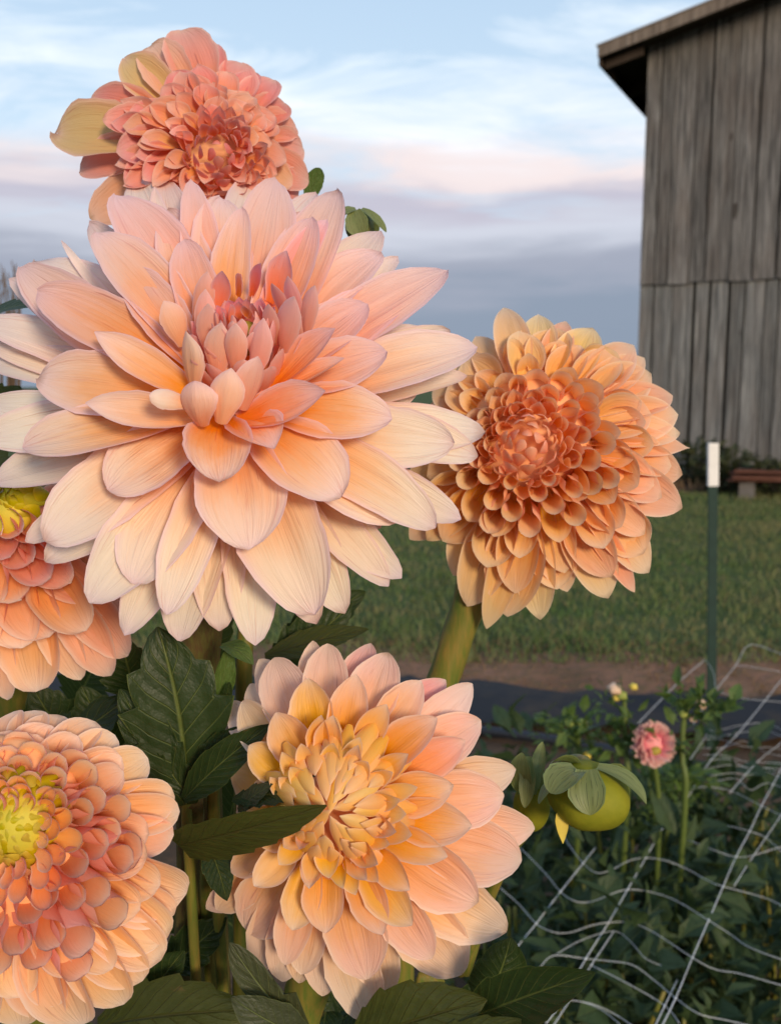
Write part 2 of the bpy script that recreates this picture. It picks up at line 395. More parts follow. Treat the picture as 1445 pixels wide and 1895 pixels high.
# ------------------------------------------------------------------ the setting: ground, lawn, soil, weed fabric
def ground_mat(name, c1, c2, c3, s1, s2, bstr=0.8, bdist=0.02, rough=0.95, spec=0.1):
    m, t = new_mat(name)
    pos = t.n('ShaderNodeNewGeometry').outputs['Position']
    a = t.noise(pos, s1, 5, 0.6); b = t.noise(pos, s2, 4, 0.65)
    col = t.mix(t.ramp(a, [(0.35, (0, 0, 0)), (0.65, (1, 1, 1))]), c1, c2)
    col = t.mix(t.ramp(b, [(0.45, (0, 0, 0)), (0.75, (0.8,)*3)]), col, c3)
    finish(t, col, rough, spec, 0, None, b, bstr, bdist)
    return m
def poly_sheet(name, pts, z, mat):
    o = mesh_obj(name, [(p[0], p[1], z) for p in pts], [list(range(len(pts)))], mat, smooth=False)
    return structure(o)
M_SOIL = ground_mat('soil', (0.07, 0.045, 0.028, 1), (0.13, 0.08, 0.05, 1), (0.05, 0.035, 0.025, 1), 2.0, 18.0)
M_MULCH = ground_mat('red_mulch', (0.19, 0.10, 0.06, 1), (0.30, 0.16, 0.10, 1), (0.10, 0.09, 0.04, 1), 1.8, 22.0, 1.0, 0.03)
M_LAWN = ground_mat('lawn', (0.05, 0.078, 0.024, 1), (0.08, 0.105, 0.034, 1), (0.13, 0.11, 0.05, 1), 0.9, 5.0, 0.8, 0.03)
M_FABRIC = ground_mat('weed_fabric', (0.016, 0.017, 0.020, 1), (0.028, 0.029, 0.033, 1), (0.06, 0.045, 0.032, 1), 1.5, 7.0, 0.4, 0.01, 0.75, 0.2)

R = 3000
poly_sheet('ground', [(-R, -R), (R, -R), (R, R), (-R, R)], 0.0, M_SOIL)
poly_sheet('lawn', [(-60, 4.0), (60, 3.75), (60, 10.6), (-60, 10.9)], 0.004, M_LAWN)
poly_sheet('far_field', [(-900, 11.6), (900, 11.6), (900, 1500), (-900, 1500)], 0.008, M_LAWN)
q = [at_z(880, 1296), at_z(1010, 1302), at_z(1170, 1326), at_z(1445, 1362), at_z(1900, 1420), at_z(1900, 1540), at_z(1445, 1452), at_z(1180, 1412), at_z(940, 1366), at_z(880, 1362)]
# wavy-edged strips
def strip(name, top, bot, z, mat, jit, n=60):
    v = []; f = []
    for i in range(n+1):
        t = i/n
        a = Vector(top[0]).lerp(Vector(top[1]), t); b = Vector(bot[0]).lerp(Vector(bot[1]), t)
        a.y += random.uniform(-jit, jit)+jit*1.5*math.sin(t*21); b.y += random.uniform(-jit, jit)+jit*1.5*math.sin(t*17+1)
        v += [(a.x, a.y, z+0.01*random.random()*(jit > 0.03)), ((a.x+b.x)/2, (a.y+b.y)/2, z+0.03*random.random()), (b.x, b.y, z)]
    for i in range(n):
        k = 3*i; f += [(k, k+1, k+4, k+3), (k+1, k+2, k+5, k+4)]
    return structure(mesh_obj(name, v, f, mat))
strip('mulch_strip', ((-6, 4.15, 0), (8, 4.05, 0)), ((-6, 3.45, 0), (8, 3.2, 0)), 0.012, M_MULCH, 0.06, 140)
strip('weed_fabric', ((-5, 3.95, 0), (7, 2.95, 0)), ((-5, 3.55, 0), (7, 2.45, 0)), 0.046, M_FABRIC, 0.045, 130)
strip('weed_fabric', ((-4, 1.25, 0), (4, 1.35, 0)), ((-4, -0.6, 0), (4, -0.6, 0)), 0.016, M_FABRIC, 0.02)

# grass blades over the lawn and its ragged edge
def grass(name, n, xr, yr, h, mat, label, wid=0.006, zbase=0.004):
    xs = RNG.uniform(*xr, n); ys = yr[0]+(yr[1]-yr[0])*RNG.random(n)**1.3
    clump = 0.65+0.7*np.sin(xs*2.3+ys*1.7)*np.sin(xs*0.9-ys*2.9+1.0)*0.5+0.3*RNG.random(n)
    hh = h*clump*RNG.uniform(0.5, 1.2, n)
    an = RNG.uniform(0, 2*np.pi, n); lx = RNG.normal(0, 0.5, n)*hh; ly = RNG.normal(0, 0.5, n)*hh
    wx = np.cos(an)*wid; wy = np.sin(an)*wid
    V = np.zeros((n, 5, 3))
    V[:, 0] = np.stack([xs-wx, ys-wy, np.full(n, zbase)], 1); V[:, 1] = np.stack([xs+wx, ys+wy, np.full(n, zbase)], 1)
    V[:, 2] = np.stack([xs-wx*0.7+lx*0.4, ys-wy*0.7+ly*0.4, zbase+hh*0.6], 1); V[:, 3] = np.stack([xs+wx*0.7+lx*0.4, ys+wy*0.7+ly*0.4, zbase+hh*0.6], 1)
    V[:, 4] = np.stack([xs+lx, ys+ly, zbase+hh], 1)
    b = np.arange(n)*5
    me = bpy.data.meshes.new(name)
    faces = np.concatenate([np.stack([b, b+1, b+3], 1), np.stack([b, b+3, b+2], 1), np.stack([b+2, b+3, b+4], 1)])
    me.vertices.add(n*5); me.vertices.foreach_set('co', V.ravel())
    me.loops.add(len(faces)*3); me.loops.foreach_set('vertex_index', faces.ravel().astype(np.int32))
    me.polygons.add(len(faces)); me.polygons.foreach_set('loop_start', np.arange(len(faces), dtype=np.int32)*3)
    me.update(calc_edges=True); me.materials.append(mat)
    o = bpy.data.objects.new(name, me); COL.objects.link(o)
    o['kind'] = 'stuff'; o['label'] = label; o['category'] = 'grass'
    return o
def grass_mat(name, c1, c2, c3):
    m, t = new_mat(name)
    geo = t.n('ShaderNodeNewGeometry'); pos = geo.outputs['Position']
    a = t.noise(pos, 0.8, 3, 0.6); isl = geo.outputs['Random Per Island']
    col = t.mix(t.ramp(a, [(0.35, (0, 0, 0)), (0.65, (1, 1, 1))]), c1, c2)
    col = t.mix(t.ramp(isl, [(0.72, (0, 0, 0)), (1.0, (1, 1, 1))]), col, c3)
    b = t.noise(t.scale(pos, (0.5, 1.6, 1)), 1.6, 4, 0.6)
    col = t.mix(t.ramp(b, [(0.47, (0, 0, 0)), (0.66, (0.75,)*3)]), col, c3)
    finish(t, col, 0.6, 0.2, 0.3, col)
    return m
M_GRASS = grass_mat('grass_blades', (0.10, 0.165, 0.045, 1), (0.165, 0.20, 0.072, 1), (0.25, 0.21, 0.10, 1))
M_STRAW = grass_mat('dry_straw', (0.16, 0.10, 0.055, 1), (0.22, 0.13, 0.07, 1), (0.30, 0.20, 0.11, 1))
grass('lawn_grass', 70000, (-2.5, 8), (3.85, 10.7), 0.065, M_GRASS, 'mown green lawn between the garden beds and the barn', 0.0045)
grass('dry_mulch_straw', 14000, (-2, 5), (3.3, 4.25), 0.03, M_STRAW, 'reddish dry straw and clippings along the lawn edge', 0.004, 0.012)

# bank of dry brown stalks and earth along the far edge of the lawn
bx = np.linspace(-6, 12, 120); V = []; Fc = []
for i, x in enumerate(bx):
    hgt = 0.16+0.07*math.sin(x*3.1)+0.05*math.sin(x*7.7+1)+0.04*random.random()
    for k, yy in enumerate(np.linspace(10.55, 11.7, 7)):
        s = math.sin(math.pi*k/6); V.append((x+random.uniform(-.03, .03), yy+random.uniform(-.03, .03), hgt*s+0.03*random.random()*s))
Fc = grid_faces(7, len(bx))
structure(mesh_obj('soil_bank', V, Fc, ground_mat('bank_earth', (0.10, 0.062, 0.04, 1), (0.15, 0.095, 0.062, 1), (0.055, 0.045, 0.03, 1), 2.5, 12.0)))
grass('dry_stalks', 5000, (-2, 9), (10.5, 11.7), 0.22, M_STRAW, 'dry brown weeds on the bank before the barn', 0.008, 0.05)

# ------------------------------------------------------------------ barn
def wood_mat(name, c1, c2, c3):
    m, t = new_mat(name)
    tcn = t.n('ShaderNodeTexCoord'); oi = t.n('ShaderNodeObjectInfo')
    ad = t.n('ShaderNodeVectorMath', operation='ADD'); t.l(tcn.outputs['Object'], ad.inputs[0])
    t.l(t.comb(t.math('MULTIPLY', oi.outputs['Random'], 50.0), t.math('MULTIPLY', oi.outputs['Random'], 20.0), t.math('MULTIPLY', oi.outputs['Random'], 33.0)), ad.inputs[1])
    p = ad.outputs[0]
    gr = t.noise(t.scale(p, (22, 22, 1.1)), 1.5, 6, 0.65, 0.3)
    bl = t.noise(t.scale(p, (2.2, 2.2, 0.7)), 1.5, 4, 0.6)
    col = t.ramp(gr, [(0.36, c1), (0.56, c2), (0.74, c3)])
    col = t.mix(t.ramp(bl, [(0.45, (0, 0, 0)), (0.75, (0.45,)*3)]), col, (0.14, 0.108, 0.088, 1))
    kn = t.ramp(t.noise(t.scale(p, (7, 7, 4)), 1.0, 1, 0.3), [(0.76, (0, 0, 0)), (0.80, (1, 1, 1))])
    col = t.mix(t.math('MULTIPLY', kn, 0.7), col, (0.03, 0.022, 0.018, 1))
    hs = t.n('ShaderNodeHueSaturation'); t.l(col, hs.inputs['Color'])
    t.l(t.math('ADD', 0.85, t.math('MULTIPLY', oi.outputs['Random'], 0.5)), hs.inputs['Value'])
    finish(t, hs.outputs[0], 0.9, 0.12, 0, None, gr, 0.9, 0.02)
    return m
M_WOOD = wood_mat('weathered_board', (0.056, 0.054, 0.053, 1), (0.15, 0.143, 0.137, 1), (0.27, 0.262, 0.25, 1))
M_WOODL = wood_mat('weathered_board_grey', (0.075, 0.076, 0.076, 1), (0.165, 0.164, 0.160, 1), (0.28, 0.28, 0.27, 1))
M_RAKE = wood_mat('rake_board', (0.12, 0.095, 0.075, 1), (0.22, 0.175, 0.14, 1), (0.30, 0.25, 0.21, 1))
M_UNDER = plain('dark_roof_boards', (0.035, 0.026, 0.02, 1), (0.06, 0.045, 0.036, 1), 6, 0.9, 0.1)
M_TIN = plain('roof_tin', (0.22, 0.20, 0.19, 1), (0.34, 0.31, 0.29, 1), 3, 0.5, 0.4)
M_GAP = plain('barn_interior_shade', (0.012, 0.010, 0.009, 1), (0.02, 0.017, 0.014, 1), 3, 0.95, 0.05)

AL = math.radians(29)
gdir = Vector((math.cos(AL), -math.sin(AL), 0)); mdir = Vector((math.sin(AL), math.cos(AL), 0)); Z = Vector((0, 0, 1))
BD = 11.6
bc = CAMP+ray(1180, 715)*BD; bc.z = 0
def zat(y, extra=0): # height at the barn's near-left corner that shows at pixel row y
    r = ray(1185, y); k = (bc-CAMP).dot(BACK)/r.dot(BACK); return CAM_Z+r.z*k
Z_STEP, Z_TOP = zat(534), zat(205)
ov_g, ov_m = 0.50, 0.42
eave = bc-gdir*ov_g-mdir*ov_m
ze = zat(128)
best = None
for kk in np.linspace(0.2, 1.2, 201):
    for s in np.linspace(0.5, 4, 141):
        p = eave+gdir*s; p.z = ze+kk*s
        x, y = project(p)
        if abs(x-1440) < 6:
            e = abs(y+8)
            if best is None or e < best[0]: best = (e, kk)
SLOPE = best[1]
barn = thing('barn', 'weathered grey board barn with gable roof behind the lawn', 'barn', tuple(bc))
HALF = 4.4; DEEP = 12.0
def box_pts(o, ax, ay, az):
    return [o, o+ax, o+ax+ay, o+ay, o+az, o+ax+az, o+ax+ay+az, o+ay+az]
BOXF = [(0, 3, 2, 1), (4, 5, 6, 7), (0, 1, 5, 4), (1, 2, 6, 5), (2, 3, 7, 6), (3, 0, 4, 7)]
def zroof(s): # underside height at distance s along the gable from the left corner
    return ze-0.12+SLOPE*((s+ov_g) if s < HALF else (2*HALF-s+ov_g))
# wall backing, coloured near black to give the shade seen through board gaps
sh = []
for mm in (0.06, DEEP):
    for s, zz in ((0.03, 0), (2*HALF-0.03, 0), (2*HALF-0.03, zroof(2*HALF)-0.05), (HALF, zroof(HALF)-0.05), (0.03, zroof(0)-0.05)):
        p = bc+gdir*s+mdir*mm; sh.append((p.x, p.y, zz))
mesh_obj('dark_backing', sh, [(0, 1, 2, 3, 4), (9, 8, 7, 6, 5), (0, 5, 6, 1), (1, 6, 7, 2), (2, 7, 8, 3), (3, 8, 9, 4), (4, 9, 5, 0)], M_GAP, barn, smooth=False, origin=tuple(bc))
def board(s0, s1, z0, za, zb, proud, mat, lean):
    th = 0.028
    o = bc+gdir*s0-mdir*proud
    pts = []
    for d in (0, th):
        for s, zz, ln in ((s0, z0, 0), (s1, z0+random.uniform(-.012, .012), 0), (s1, zb, lean), (s0, za, lean)):
            p = bc+gdir*(s+ln)-mdir*(proud+d); pts.append((p.x, p.y, zz))
    f = [(0, 1, 2, 3), (7, 6, 5, 4), (0, 4, 5, 1), (1, 5, 6, 2), (2, 6, 7, 3), (3, 7, 4, 0)]
    return mesh_obj('board', pts, f, mat, barn, smooth=False, origin=tuple(bc+gdir*s0+Z*z0))
for row in (0, 1):
    s = -0.01; rr = random.Random(3+row)
    while s < 2*HALF-0.05:
        wd = rr.uniform(0.15, 0.29); e = min(s+wd, 2*HALF)
        gap = rr.choice([0.014, 0.02, 0.028, 0.038])
        if row == 0: board(s, e-gap, 0.05, Z_STEP+0.03, Z_STEP+0.03, 0.0, M_WOODL, rr.uniform(-.006, .006))
        else: board(s, e-gap, Z_STEP+rr.uniform(-.01, .01), zroof(s)+0.02, zroof(e)+0.02, 0.034, M_WOOD, rr.uniform(-.008, .008))
        s = e
# roof: two thick slopes, rake boards and eave boards
def slab(name, a, b, thick, mat, extra_front=0.0):
    """a, b: (s, z) ends of a sloping strip along the gable; runs the depth of the barn"""
    pts = []
    for mm in (-ov_m-extra_front, DEEP+0.4):
        for (s, z) in (a, b):
            p = bc+gdir*s+mdir*mm; pts += [(p.x, p.y, z), (p.x, p.y, z+thick)]
    f = [(0, 2, 3, 1), (4, 5, 7, 6), (0, 4, 6, 2), (1, 3, 7, 5), (0, 1, 5, 4), (2, 6, 7, 3)]
    return mesh_obj(name, pts, f, mat, barn, smooth=False, origin=tuple(bc+gdir*a[0]+Z*a[1]))
zr = ze+SLOPE*(HALF+ov_g)
slab('roof_panel', (-ov_g, ze-0.10), (HALF-0.004, zr-0.10), 0.08, M_UNDER)
slab('roof_panel', (HALF+0.004, zr-0.10), (2*HALF+ov_g, ze-0.10), 0.08, M_UNDER)
slab('roof_sheet', (-ov_g-0.05, ze-0.018-0.05*SLOPE), (HALF-0.004, zr-0.018), 0.014, M_TIN, 0.05)
slab('roof_sheet', (HALF+0.004, zr-0.018), (2*HALF+ov_g+0.05, ze-0.018-0.05*SLOPE), 0.014, M_TIN, 0.05)
def rake(s0, z0, s1, z1):
    pts = []
    for d in (0.003, 0.035):
        for (s, z) in ((s0, z0), (s1, z1)):
            p = bc+gdir*s-mdir*(ov_m+d); pts += [(p.x, p.y, z-0.155), (p.x, p.y, z-0.022)]
    f = [(0, 2, 3, 1), (4, 5, 7, 6), (0, 4, 6, 2), (1, 3, 7, 5), (0, 1, 5, 4), (2, 6, 7, 3)]
    mesh_obj('rake_board', pts, f, M_RAKE, barn, smooth=False, origin=tuple(bc+gdir*s0+Z*z0))
for k in range(3):
    a = -ov_g-0.03+(HALF+ov_g)*k/3; b = -ov_g-0.036+(HALF+ov_g)*(k+1)/3
    rake(a, ze+SLOPE*(a+ov_g), b, ze+SLOPE*(b+ov_g))
    rake(2*HALF-b, ze+SLOPE*(b+ov_g), 2*HALF-a, ze+SLOPE*(a+ov_g))
pts = []
for mm in (-ov_m+0.02, DEEP+0.3):
    for d in (0.004, 0.032):
        p = bc-gdir*(ov_g+d)+mdir*mm; pts += [(p.x, p.y, ze-0.24), (p.x, p.y, ze-0.06)]
mesh_obj('eave_board', pts, [(0, 1, 3, 2), (4, 6, 7, 5), (0, 4, 5, 1), (2, 3, 7, 6), (0, 2, 6, 4), (1, 5, 7, 3)], M_UNDER, barn, smooth=False, origin=tuple(eave+Z*ze))
for k in range(9): # rafter tails under the eave
    o = bc-gdir*(ov_g-0.02)+mdir*(-0.3+k*1.2)+Z*(ze-0.26)
    pts = box_pts(o, gdir*(ov_g-0.04)+Z*(SLOPE*(ov_g-0.04)), mdir*0.05, Z*0.14)
    mesh_obj('rafter', [tuple(p) for p in pts], BOXF, M_UNDER, barn, smooth=False, origin=tuple(o))

# weeds along the barn foot
def leafy_mass(name, center, rx, ry, rz, n, lsize, mat, parent, up=0.3, seed=1):
    """joined leaf blades, each a folded pointed blade of four faces"""
    rg = np.random.default_rng(seed); V = []; Fc = []; uv = []
    for i in range(n):
        d = rg.normal(size=3); d /= np.linalg.norm(d); rad = rg.random()**0.4
        p = np.array(center)+d*np.array([rx, ry, rz])*rad
        dr = d*np.array([1, 1, 0.6])+np.array([0, 0, up])+rg.normal(0, 0.5, 3); dr /= np.linalg.norm(dr)
        nn = np.array([0, 0, 1.0])+rg.normal(0, 0.5, 3); sd_ = np.cross(dr, nn); sd_ /= np.linalg.norm(sd_)+1e-9; nn = np.cross(sd_, dr)
        l = lsize*rg.choice([0.5, 0.8, 1.0, 1.6])*rg.uniform(0.8, 1.2); wd = l*rg.uniform(0.16, 0.32); b = len(V)
        V += [p, p+dr*l*.4-sd_*wd+nn*wd*.35, p+dr*l*.45, p+dr*l*.4+sd_*wd+nn*wd*.35, p+dr*l*.8-sd_*wd*.55-nn*l*.05, p+dr*l*.8+sd_*wd*.55-nn*l*.05, p+dr*l-nn*l*.15]
        uv += [(.5, 0), (0, .4), (.5, .45), (1, .4), (.1, .8), (.9, .8), (.5, 1)]
        Fc += [(b, b+2, b+1), (b, b+3, b+2), (b+1, b+2, b+4), (b+2, b+3, b+5), (b+2, b+6, b+4), (b+2, b+5, b+6)]
    o = mesh_obj(name, V, Fc, mat, parent, uv, smooth=False, origin=tuple(center))
    o['kind'] = 'stuff'
    return o
M_WEED = leaf_mat('weed_leaf', (0.03, 0.04, 0.016, 1), (0.06, 0.07, 0.03, 1), (0.08, 0.08, 0.04, 1), 0.2, (0.1, 0.12, 0.03, 1), 4.0, 0.6)
for k, (x, y, hh, lab) in enumerate([(1290, 905, 0.42, 'dark weedy shrub at the barn foot left of the metal post'), (1345, 905, 0.36, 'low green weed clump at the barn foot behind the metal post'), (1425, 905, 0.26, 'low brown-green weeds at the barn foot near the right edge')]):
    b = P(x, y, 11.0-k*0.4); b.z = 0
    t = thing('weed_shrub', lab, 'shrub', tuple(b), 'weeds along the barn foot')
    for q_ in range(4): tube('stem', [b+Vector((random.uniform(-.1, .1), random.uniform(-.1, .1), 0)), b+Vector((random.uniform(-.25, .25), random.uniform(-.2, .2), hh*1.2))], [0.008, 0.003], M_STEMB, t, 5)
    leafy_mass('foliage', tuple(b+Z*hh*0.75), 0.38, 0.3, hh*0.7, 420, 0.09, M_WEED, t, 0.4, k+3)

# pile of red-brown boards and a pale block by the barn
M_RUST = plain('red_brown_timber', (0.07, 0.03, 0.022, 1), (0.14, 0.06, 0.042, 1), 5, 0.85, 0.15, 0, 0.4, (1, 6, 6))
pb = P(1345, 890, 10.0); pb.z = 0.0
pile = thing('timber_pile', 'low pile of red-brown boards beside the barn', 'timber', tuple(pb))
for k, (dz, L, th, dy) in enumerate([(0.20, 2.6, 0.03, 0.0), (0.235, 3.2, 0.03, -0.10), (0.27, 2.9, 0.025, 0.05), (0.30, 2.2, 0.03, -0.04)]):
    o = pb+Vector((0.02*k, dy, dz)); ax = (gdir*0.9+mdir*0.25).normalized()
    ax = (ax+mdir*0.06*((k*3) % 4-1.5)).normalized()
    mesh_obj('plank', [tuple(p) for p in box_pts(o, ax*L+Z*(0.05-0.02*k), mdir*0.22, Z*th)], BOXF, M_RUST, pile, smooth=False, origin=tuple(o))
for k in (0.15, 1.9):
    o = pb+Vector((k, 0.03, 0)); mesh_obj('block', [tuple(p) for p in box_pts(o, gdir*0.16, mdir*0.18, Z*0.197)], BOXF, plain('concrete_block', (0.12, 0.105, 0.10, 1), (0.18, 0.165, 0.155, 1), 8, 0.9), pile, smooth=False, origin=tuple(o))

# ------------------------------------------------------------------ steel T-post with white cap
M_PGREEN = plain('post_green_paint', (0.006, 0.024, 0.018, 1), (0.010, 0.034, 0.025, 1), 20, 0.6, 0.2)
M_PWHITE = plain('post_white_paint', (0.62, 0.60, 0.57, 1), (0.74, 0.72, 0.69, 1), 20, 0.5, 0.3)
pbase = at_z(1317, 1385, 0.0); ptop = P(1320, 820, depth(pbase)-0.02)
post = thing('fence_post', 'dark green steel T-post with white painted top', 'post', tuple(pbase))
def tsection(name, a, b, mat, fl=0.034, web=0.030, th=0.006, grow=0.0):
    ax = Vector((1, 0.12, 0)).normalized(); ay = Vector((-0.12, 1, 0)).normalized()
    fl += grow; th += grow
    prof = [(-fl/2, -grow), (fl/2, -grow), (fl/2, th), (th/2, th), (th/2, web+grow), (-th/2, web+grow), (-th/2, th), (-fl/2, th)]
    v = [tuple(p+ax*x+ay*y) for p in (a, b) for x, y in prof]; m = len(prof)
    f = [(i, (i+1) % m, m+(i+1) % m, m+i) for i in range(m)]+[tuple(range(m))[::-1], tuple(range(m, 2*m))]
    return mesh_obj(name, v, f, mat, post, smooth=False, origin=tuple(a))
dirp = (ptop-pbase)
cut = pbase+dirp*0.862
tsection('shaft', pbase-Z*0.02, cut, M_PGREEN)
tsection('white_cap', cut-dirp*0.002, ptop, M_PWHITE, grow=0.003)
# drip pipe on the soil
M_PIPE = plain('black_poly_pipe', (0.012, 0.013, 0.016, 1), (0.02, 0.022, 0.028, 1), 5, 0.4, 0.4)
o = tube('irrigation_pipe', [at_z(600, 1330, 0.03), at_z(800, 1345, 0.03), at_z(920, 1356, 0.03), at_z(1010, 1368, 0.03), at_z(1150, 1392, 0.03), at_z(1330, 1425, 0.03)], 0.019, M_PIPE, None, 10)
o['label'] = 'black irrigation pipe lying on the soil by the fabric'; o['category'] = 'pipe'

# ------------------------------------------------------------------ bed plants under the netting
def bed_plant(x, y, hgt, rad, n, ls, seed, label, mat=LM_BED):
    b = Vector((x, y, 0.0)); t = thing('bed_plant', label, 'plant', tuple(b), 'leafy plants in the netted bed')
    rr = random.Random(seed)
    for k in range(5):
        tp = b+Vector((rr.uniform(-.6, .6)*rad, rr.uniform(-.6, .6)*rad, hgt*rr.uniform(0.6, 0.9)))
        tube('stem', [b+Vector((rr.uniform(-.03, .03), rr.uniform(-.03, .03), 0)), b.lerp(tp, 0.5)+Vector((rr.uniform(-.02, .02), 0, 0)), tp], [0.006, 0.005, 0.003], M_STEM, t, 6)
    leafy_mass('foliage', (x, y, hgt*0.62), rad, rad, hgt*0.42, n, ls, mat, t, 0.35, seed)
    return t
BEDS = [(1390, 1850, .95), (1240, 1870, 1.05), (1120, 1850, 1.25), (1000, 1850, 1.2), (1330, 1740, 1.35), (1180, 1740, 1.4), (1040, 1720, 1.45), (930, 1700, 1.5), (1430, 1700, 1.3),
        (1270, 1600, 1.7), (1400, 1560, 1.75), (1140, 1600, 1.75), (1010, 1580, 1.8), (1200, 1500, 2.0), (1330, 1500, 2.1), (1440, 1480, 2.2), (1090, 1480, 2.0), (980, 1470, 2.1)]
BLAB = ['nearest dark leafy plant at the lower right corner', 'dark leafy plant at the bottom below the right netting strand', 'dark leafy plant at the bottom below the paired strands', 'dark leafy plant behind the pointed dahlia leaf at the bottom',
        'dark leafy plant under the netting, second back at right', 'dark leafy plant under the middle of the netting', 'dark leafy plant under the left netting strand', 'dark leafy plant just right of the golden pink dahlia', 'dark leafy plant at the right edge under the netting',
        'leafy plant under the netting below the small pink flower, right side', 'leafy plant under the netting near the right edge', 'leafy plant below the green bud, further back', 'leafy plant behind the hanging yellow bract',
        'leafy plant at the foot of the small pink flower', 'leafy plant right of the small pink flower stem', 'farthest leafy plant at the right edge by the black fabric', 'leafy plant behind the green dahlia bud', 'leafy plant behind the narrow closed bud']
for k, (x, y, d) in enumerate(BEDS):
    top = at_z(x, y, 0.36)
    bed_plant(top.x, top.y, 0.38+0.07*(k*7 % 3), 0.15+0.03*(k % 2), 270, 0.036+0.006*(k % 3), 40+k, BLAB[k])

# small pink everlasting flower with a frilled head
M_PINKH = plain('pink_head', (0.72, 0.20, 0.20, 1), (0.82, 0.34, 0.32, 1), 80, 0.7)
def frill_flower(name, label, px, d, rad_px, stem_to, grp, petmat, n=130):
    c = P(px[0], px[1], d); r = rad_px/F_PX*d; n_ = camdir(0.1, 0.25, 0.95)
    t = thing(name, label, 'flower', tuple(P(stem_to[0], stem_to[1], d+0.05)), grp)
    tube('stem', [Vector((P(*stem_to, d).x+0.02, P(*stem_to, d).y+0.06, 0.12)), P(stem_to[0], stem_to[1], d+0.05), P((stem_to[0]+px[0])/2+4, (stem_to[1]+px[1])/2, d+0.035), c-n_*r*0.4], [0.0045, 0.0045, 0.0042, 0.005], M_STEMG, t, 8)
    head = spheroid('flower_head', c-n_*r*0.28, n_, r*0.60, r*0.46, M_PINKH, t)
    spheroid('disc', c+n_*r*0.12+UP*(-r*0.3), n_, r*0.26, r*0.18, M_CORE, head)
    V = []; Fc = []; uv = []; a = n_.cross(Vector((1, 0, 0))).normalized(); b = n_.cross(a)
    for i in range(n):
        az = i*2.39996; s = 0.35+0.65*(i/n)**0.7; el_ = 1.25-1.25*s+random.uniform(-.1, .1)
        dr = (a*math.cos(az)+b*math.sin(az))*math.cos(el_)+n_*math.sin(el_); sdv = dr.cross(n_).normalized(); nn = sdv.cross(dr)
        p0 = c-n_*r*0.2+dr*r*0.3; L = r*(0.55+0.2*random.random()); w2 = r*0.10
        k = len(V)
        V += [p0-sdv*w2*.6, p0+sdv*w2*.6, p0+dr*L*.6-sdv*w2, p0+dr*L*.6+sdv*w2, p0+dr*L-sdv*w2*.6+nn*w2*.8, p0+dr*L+sdv*w2*.6+nn*w2*.8]
        uv += [(0.2, 0), (0.8, 0), (0, .6), (1, .6), (.2, 1), (.8, 1)]
        Fc += [(k, k+1, k+3, k+2), (k+2, k+3, k+5, k+4)]
    o = mesh_obj('ray_petals', [tuple(v) for v in V], Fc, petmat, head, uv, origin=tuple(c)); o['kind'] = 'stuff'; o.color = (0.3, 0.12, 0, 1)
    return t
PM_PINK = petal_mat('petal_hot_pink', (0.82, 0.16, 0.20, 1), (0.88, 0.32, 0.32, 1), (0.92, 0.66, 0.56, 1), (0.92, 0.7, 0.6, 1), (0.88, 0.7, 0.6, 1), (0.8, 0.12, 0.2, 1), (0.8, 0.6, 0.2, 1), (0.8, 0.4, 0.35, 1), 0.0)
frill_flower('everlasting_flower', 'small frilled pink flower on a thin stem above the bed', (1210, 1377), 1.45, 43, (1218, 1560), None, PM_PINK)
frill_flower('everlasting_flower', 'tiny magenta bloom by the black fabric near the right edge', (1391, 1437), 2.2, 10, (1394, 1500), None, PM_PINK, 30)

# feathery stems with small yellow and pale tops
def feathery(label, pts, d, top, seed):
    rr = random.Random(seed); b = P(*pts[0], d)
    t = thing('feathery_stem', label, 'plant', tuple(b), 'feathery flower stems beside the post')
    q_ = [P(x, y, d) for x, y in pts]
    q0 = Vector((q_[0].x+0.01, q_[0].y+0.06, 0.1))
    tube('stem', [q0]+q_, [0.0055, 0.005, 0.0045, 0.0036], M_STEMG, t, 8)
    for k in range(7):
        f = rr.uniform(0.45, 1.0); i = min(int(f*(len(q_)-1)), len(q_)-2); p = q_[i].lerp(q_[i+1], f*(len(q_)-1)-i)
        leafy_mass('foliage', tuple(p+Vector((rr.uniform(-.03, .03), rr.uniform(-.02, .02), rr.uniform(-.01, .02)))), 0.034, 0.024, 0.024, 22, 0.020, LM_FRESH, t, 0.5, seed*20+k)
    for (x, y, r, m) in top:
        spheroid('flower_head', P(x, y, d), camdir(0.1, 0.8, 0.5), r/F_PX*d, r*0.75/F_PX*d, m, t, 10, 7, 0.15)
M_YEL = plain('yellow_floret', (0.55, 0.42, 0.06, 1), (0.65, 0.5, 0.1, 1), 100, 0.7)
M_PALE = plain('pale_floret', (0.62, 0.40, 0.28, 1), (0.70, 0.52, 0.36, 1), 100, 0.7)
M_GFL = plain('green_floret', (0.20, 0.26, 0.05, 1), (0.32, 0.34, 0.08, 1), 100, 0.7)
feathery('feathery stem with yellow tops and a faded pink head', [(1160, 1480), (1158, 1380), (1154, 1280)], 1.5, [(1137, 1275, 13, M_PALE), (1172, 1271, 8, M_YEL), (1150, 1287, 11, M_GFL), (1140, 1292, 7, M_YEL)], 1)
feathery('tall feathery stem with small cream flowers beside the post', [(1267, 1495), (1262, 1400), (1268, 1320), (1290, 1300)], 1.45, [(1294, 1303, 12, M_PALE), (1281, 1330, 8, M_PALE), (1264, 1322, 9, M_GFL)], 2)
feathery('short feathery stem with flat green top behind the bud', [(1072, 1440), (1070, 1380), (1068, 1342)], 1.55, [(1060, 1342, 11, M_GFL), (1076, 1340, 11, M_GFL), (1086, 1398, 8, M_YEL)], 3)
feathery('feathery stem in front of the post with a bare stalk', [(1265, 1560), (1264, 1500), (1262, 1430)], 1.65, [], 5)
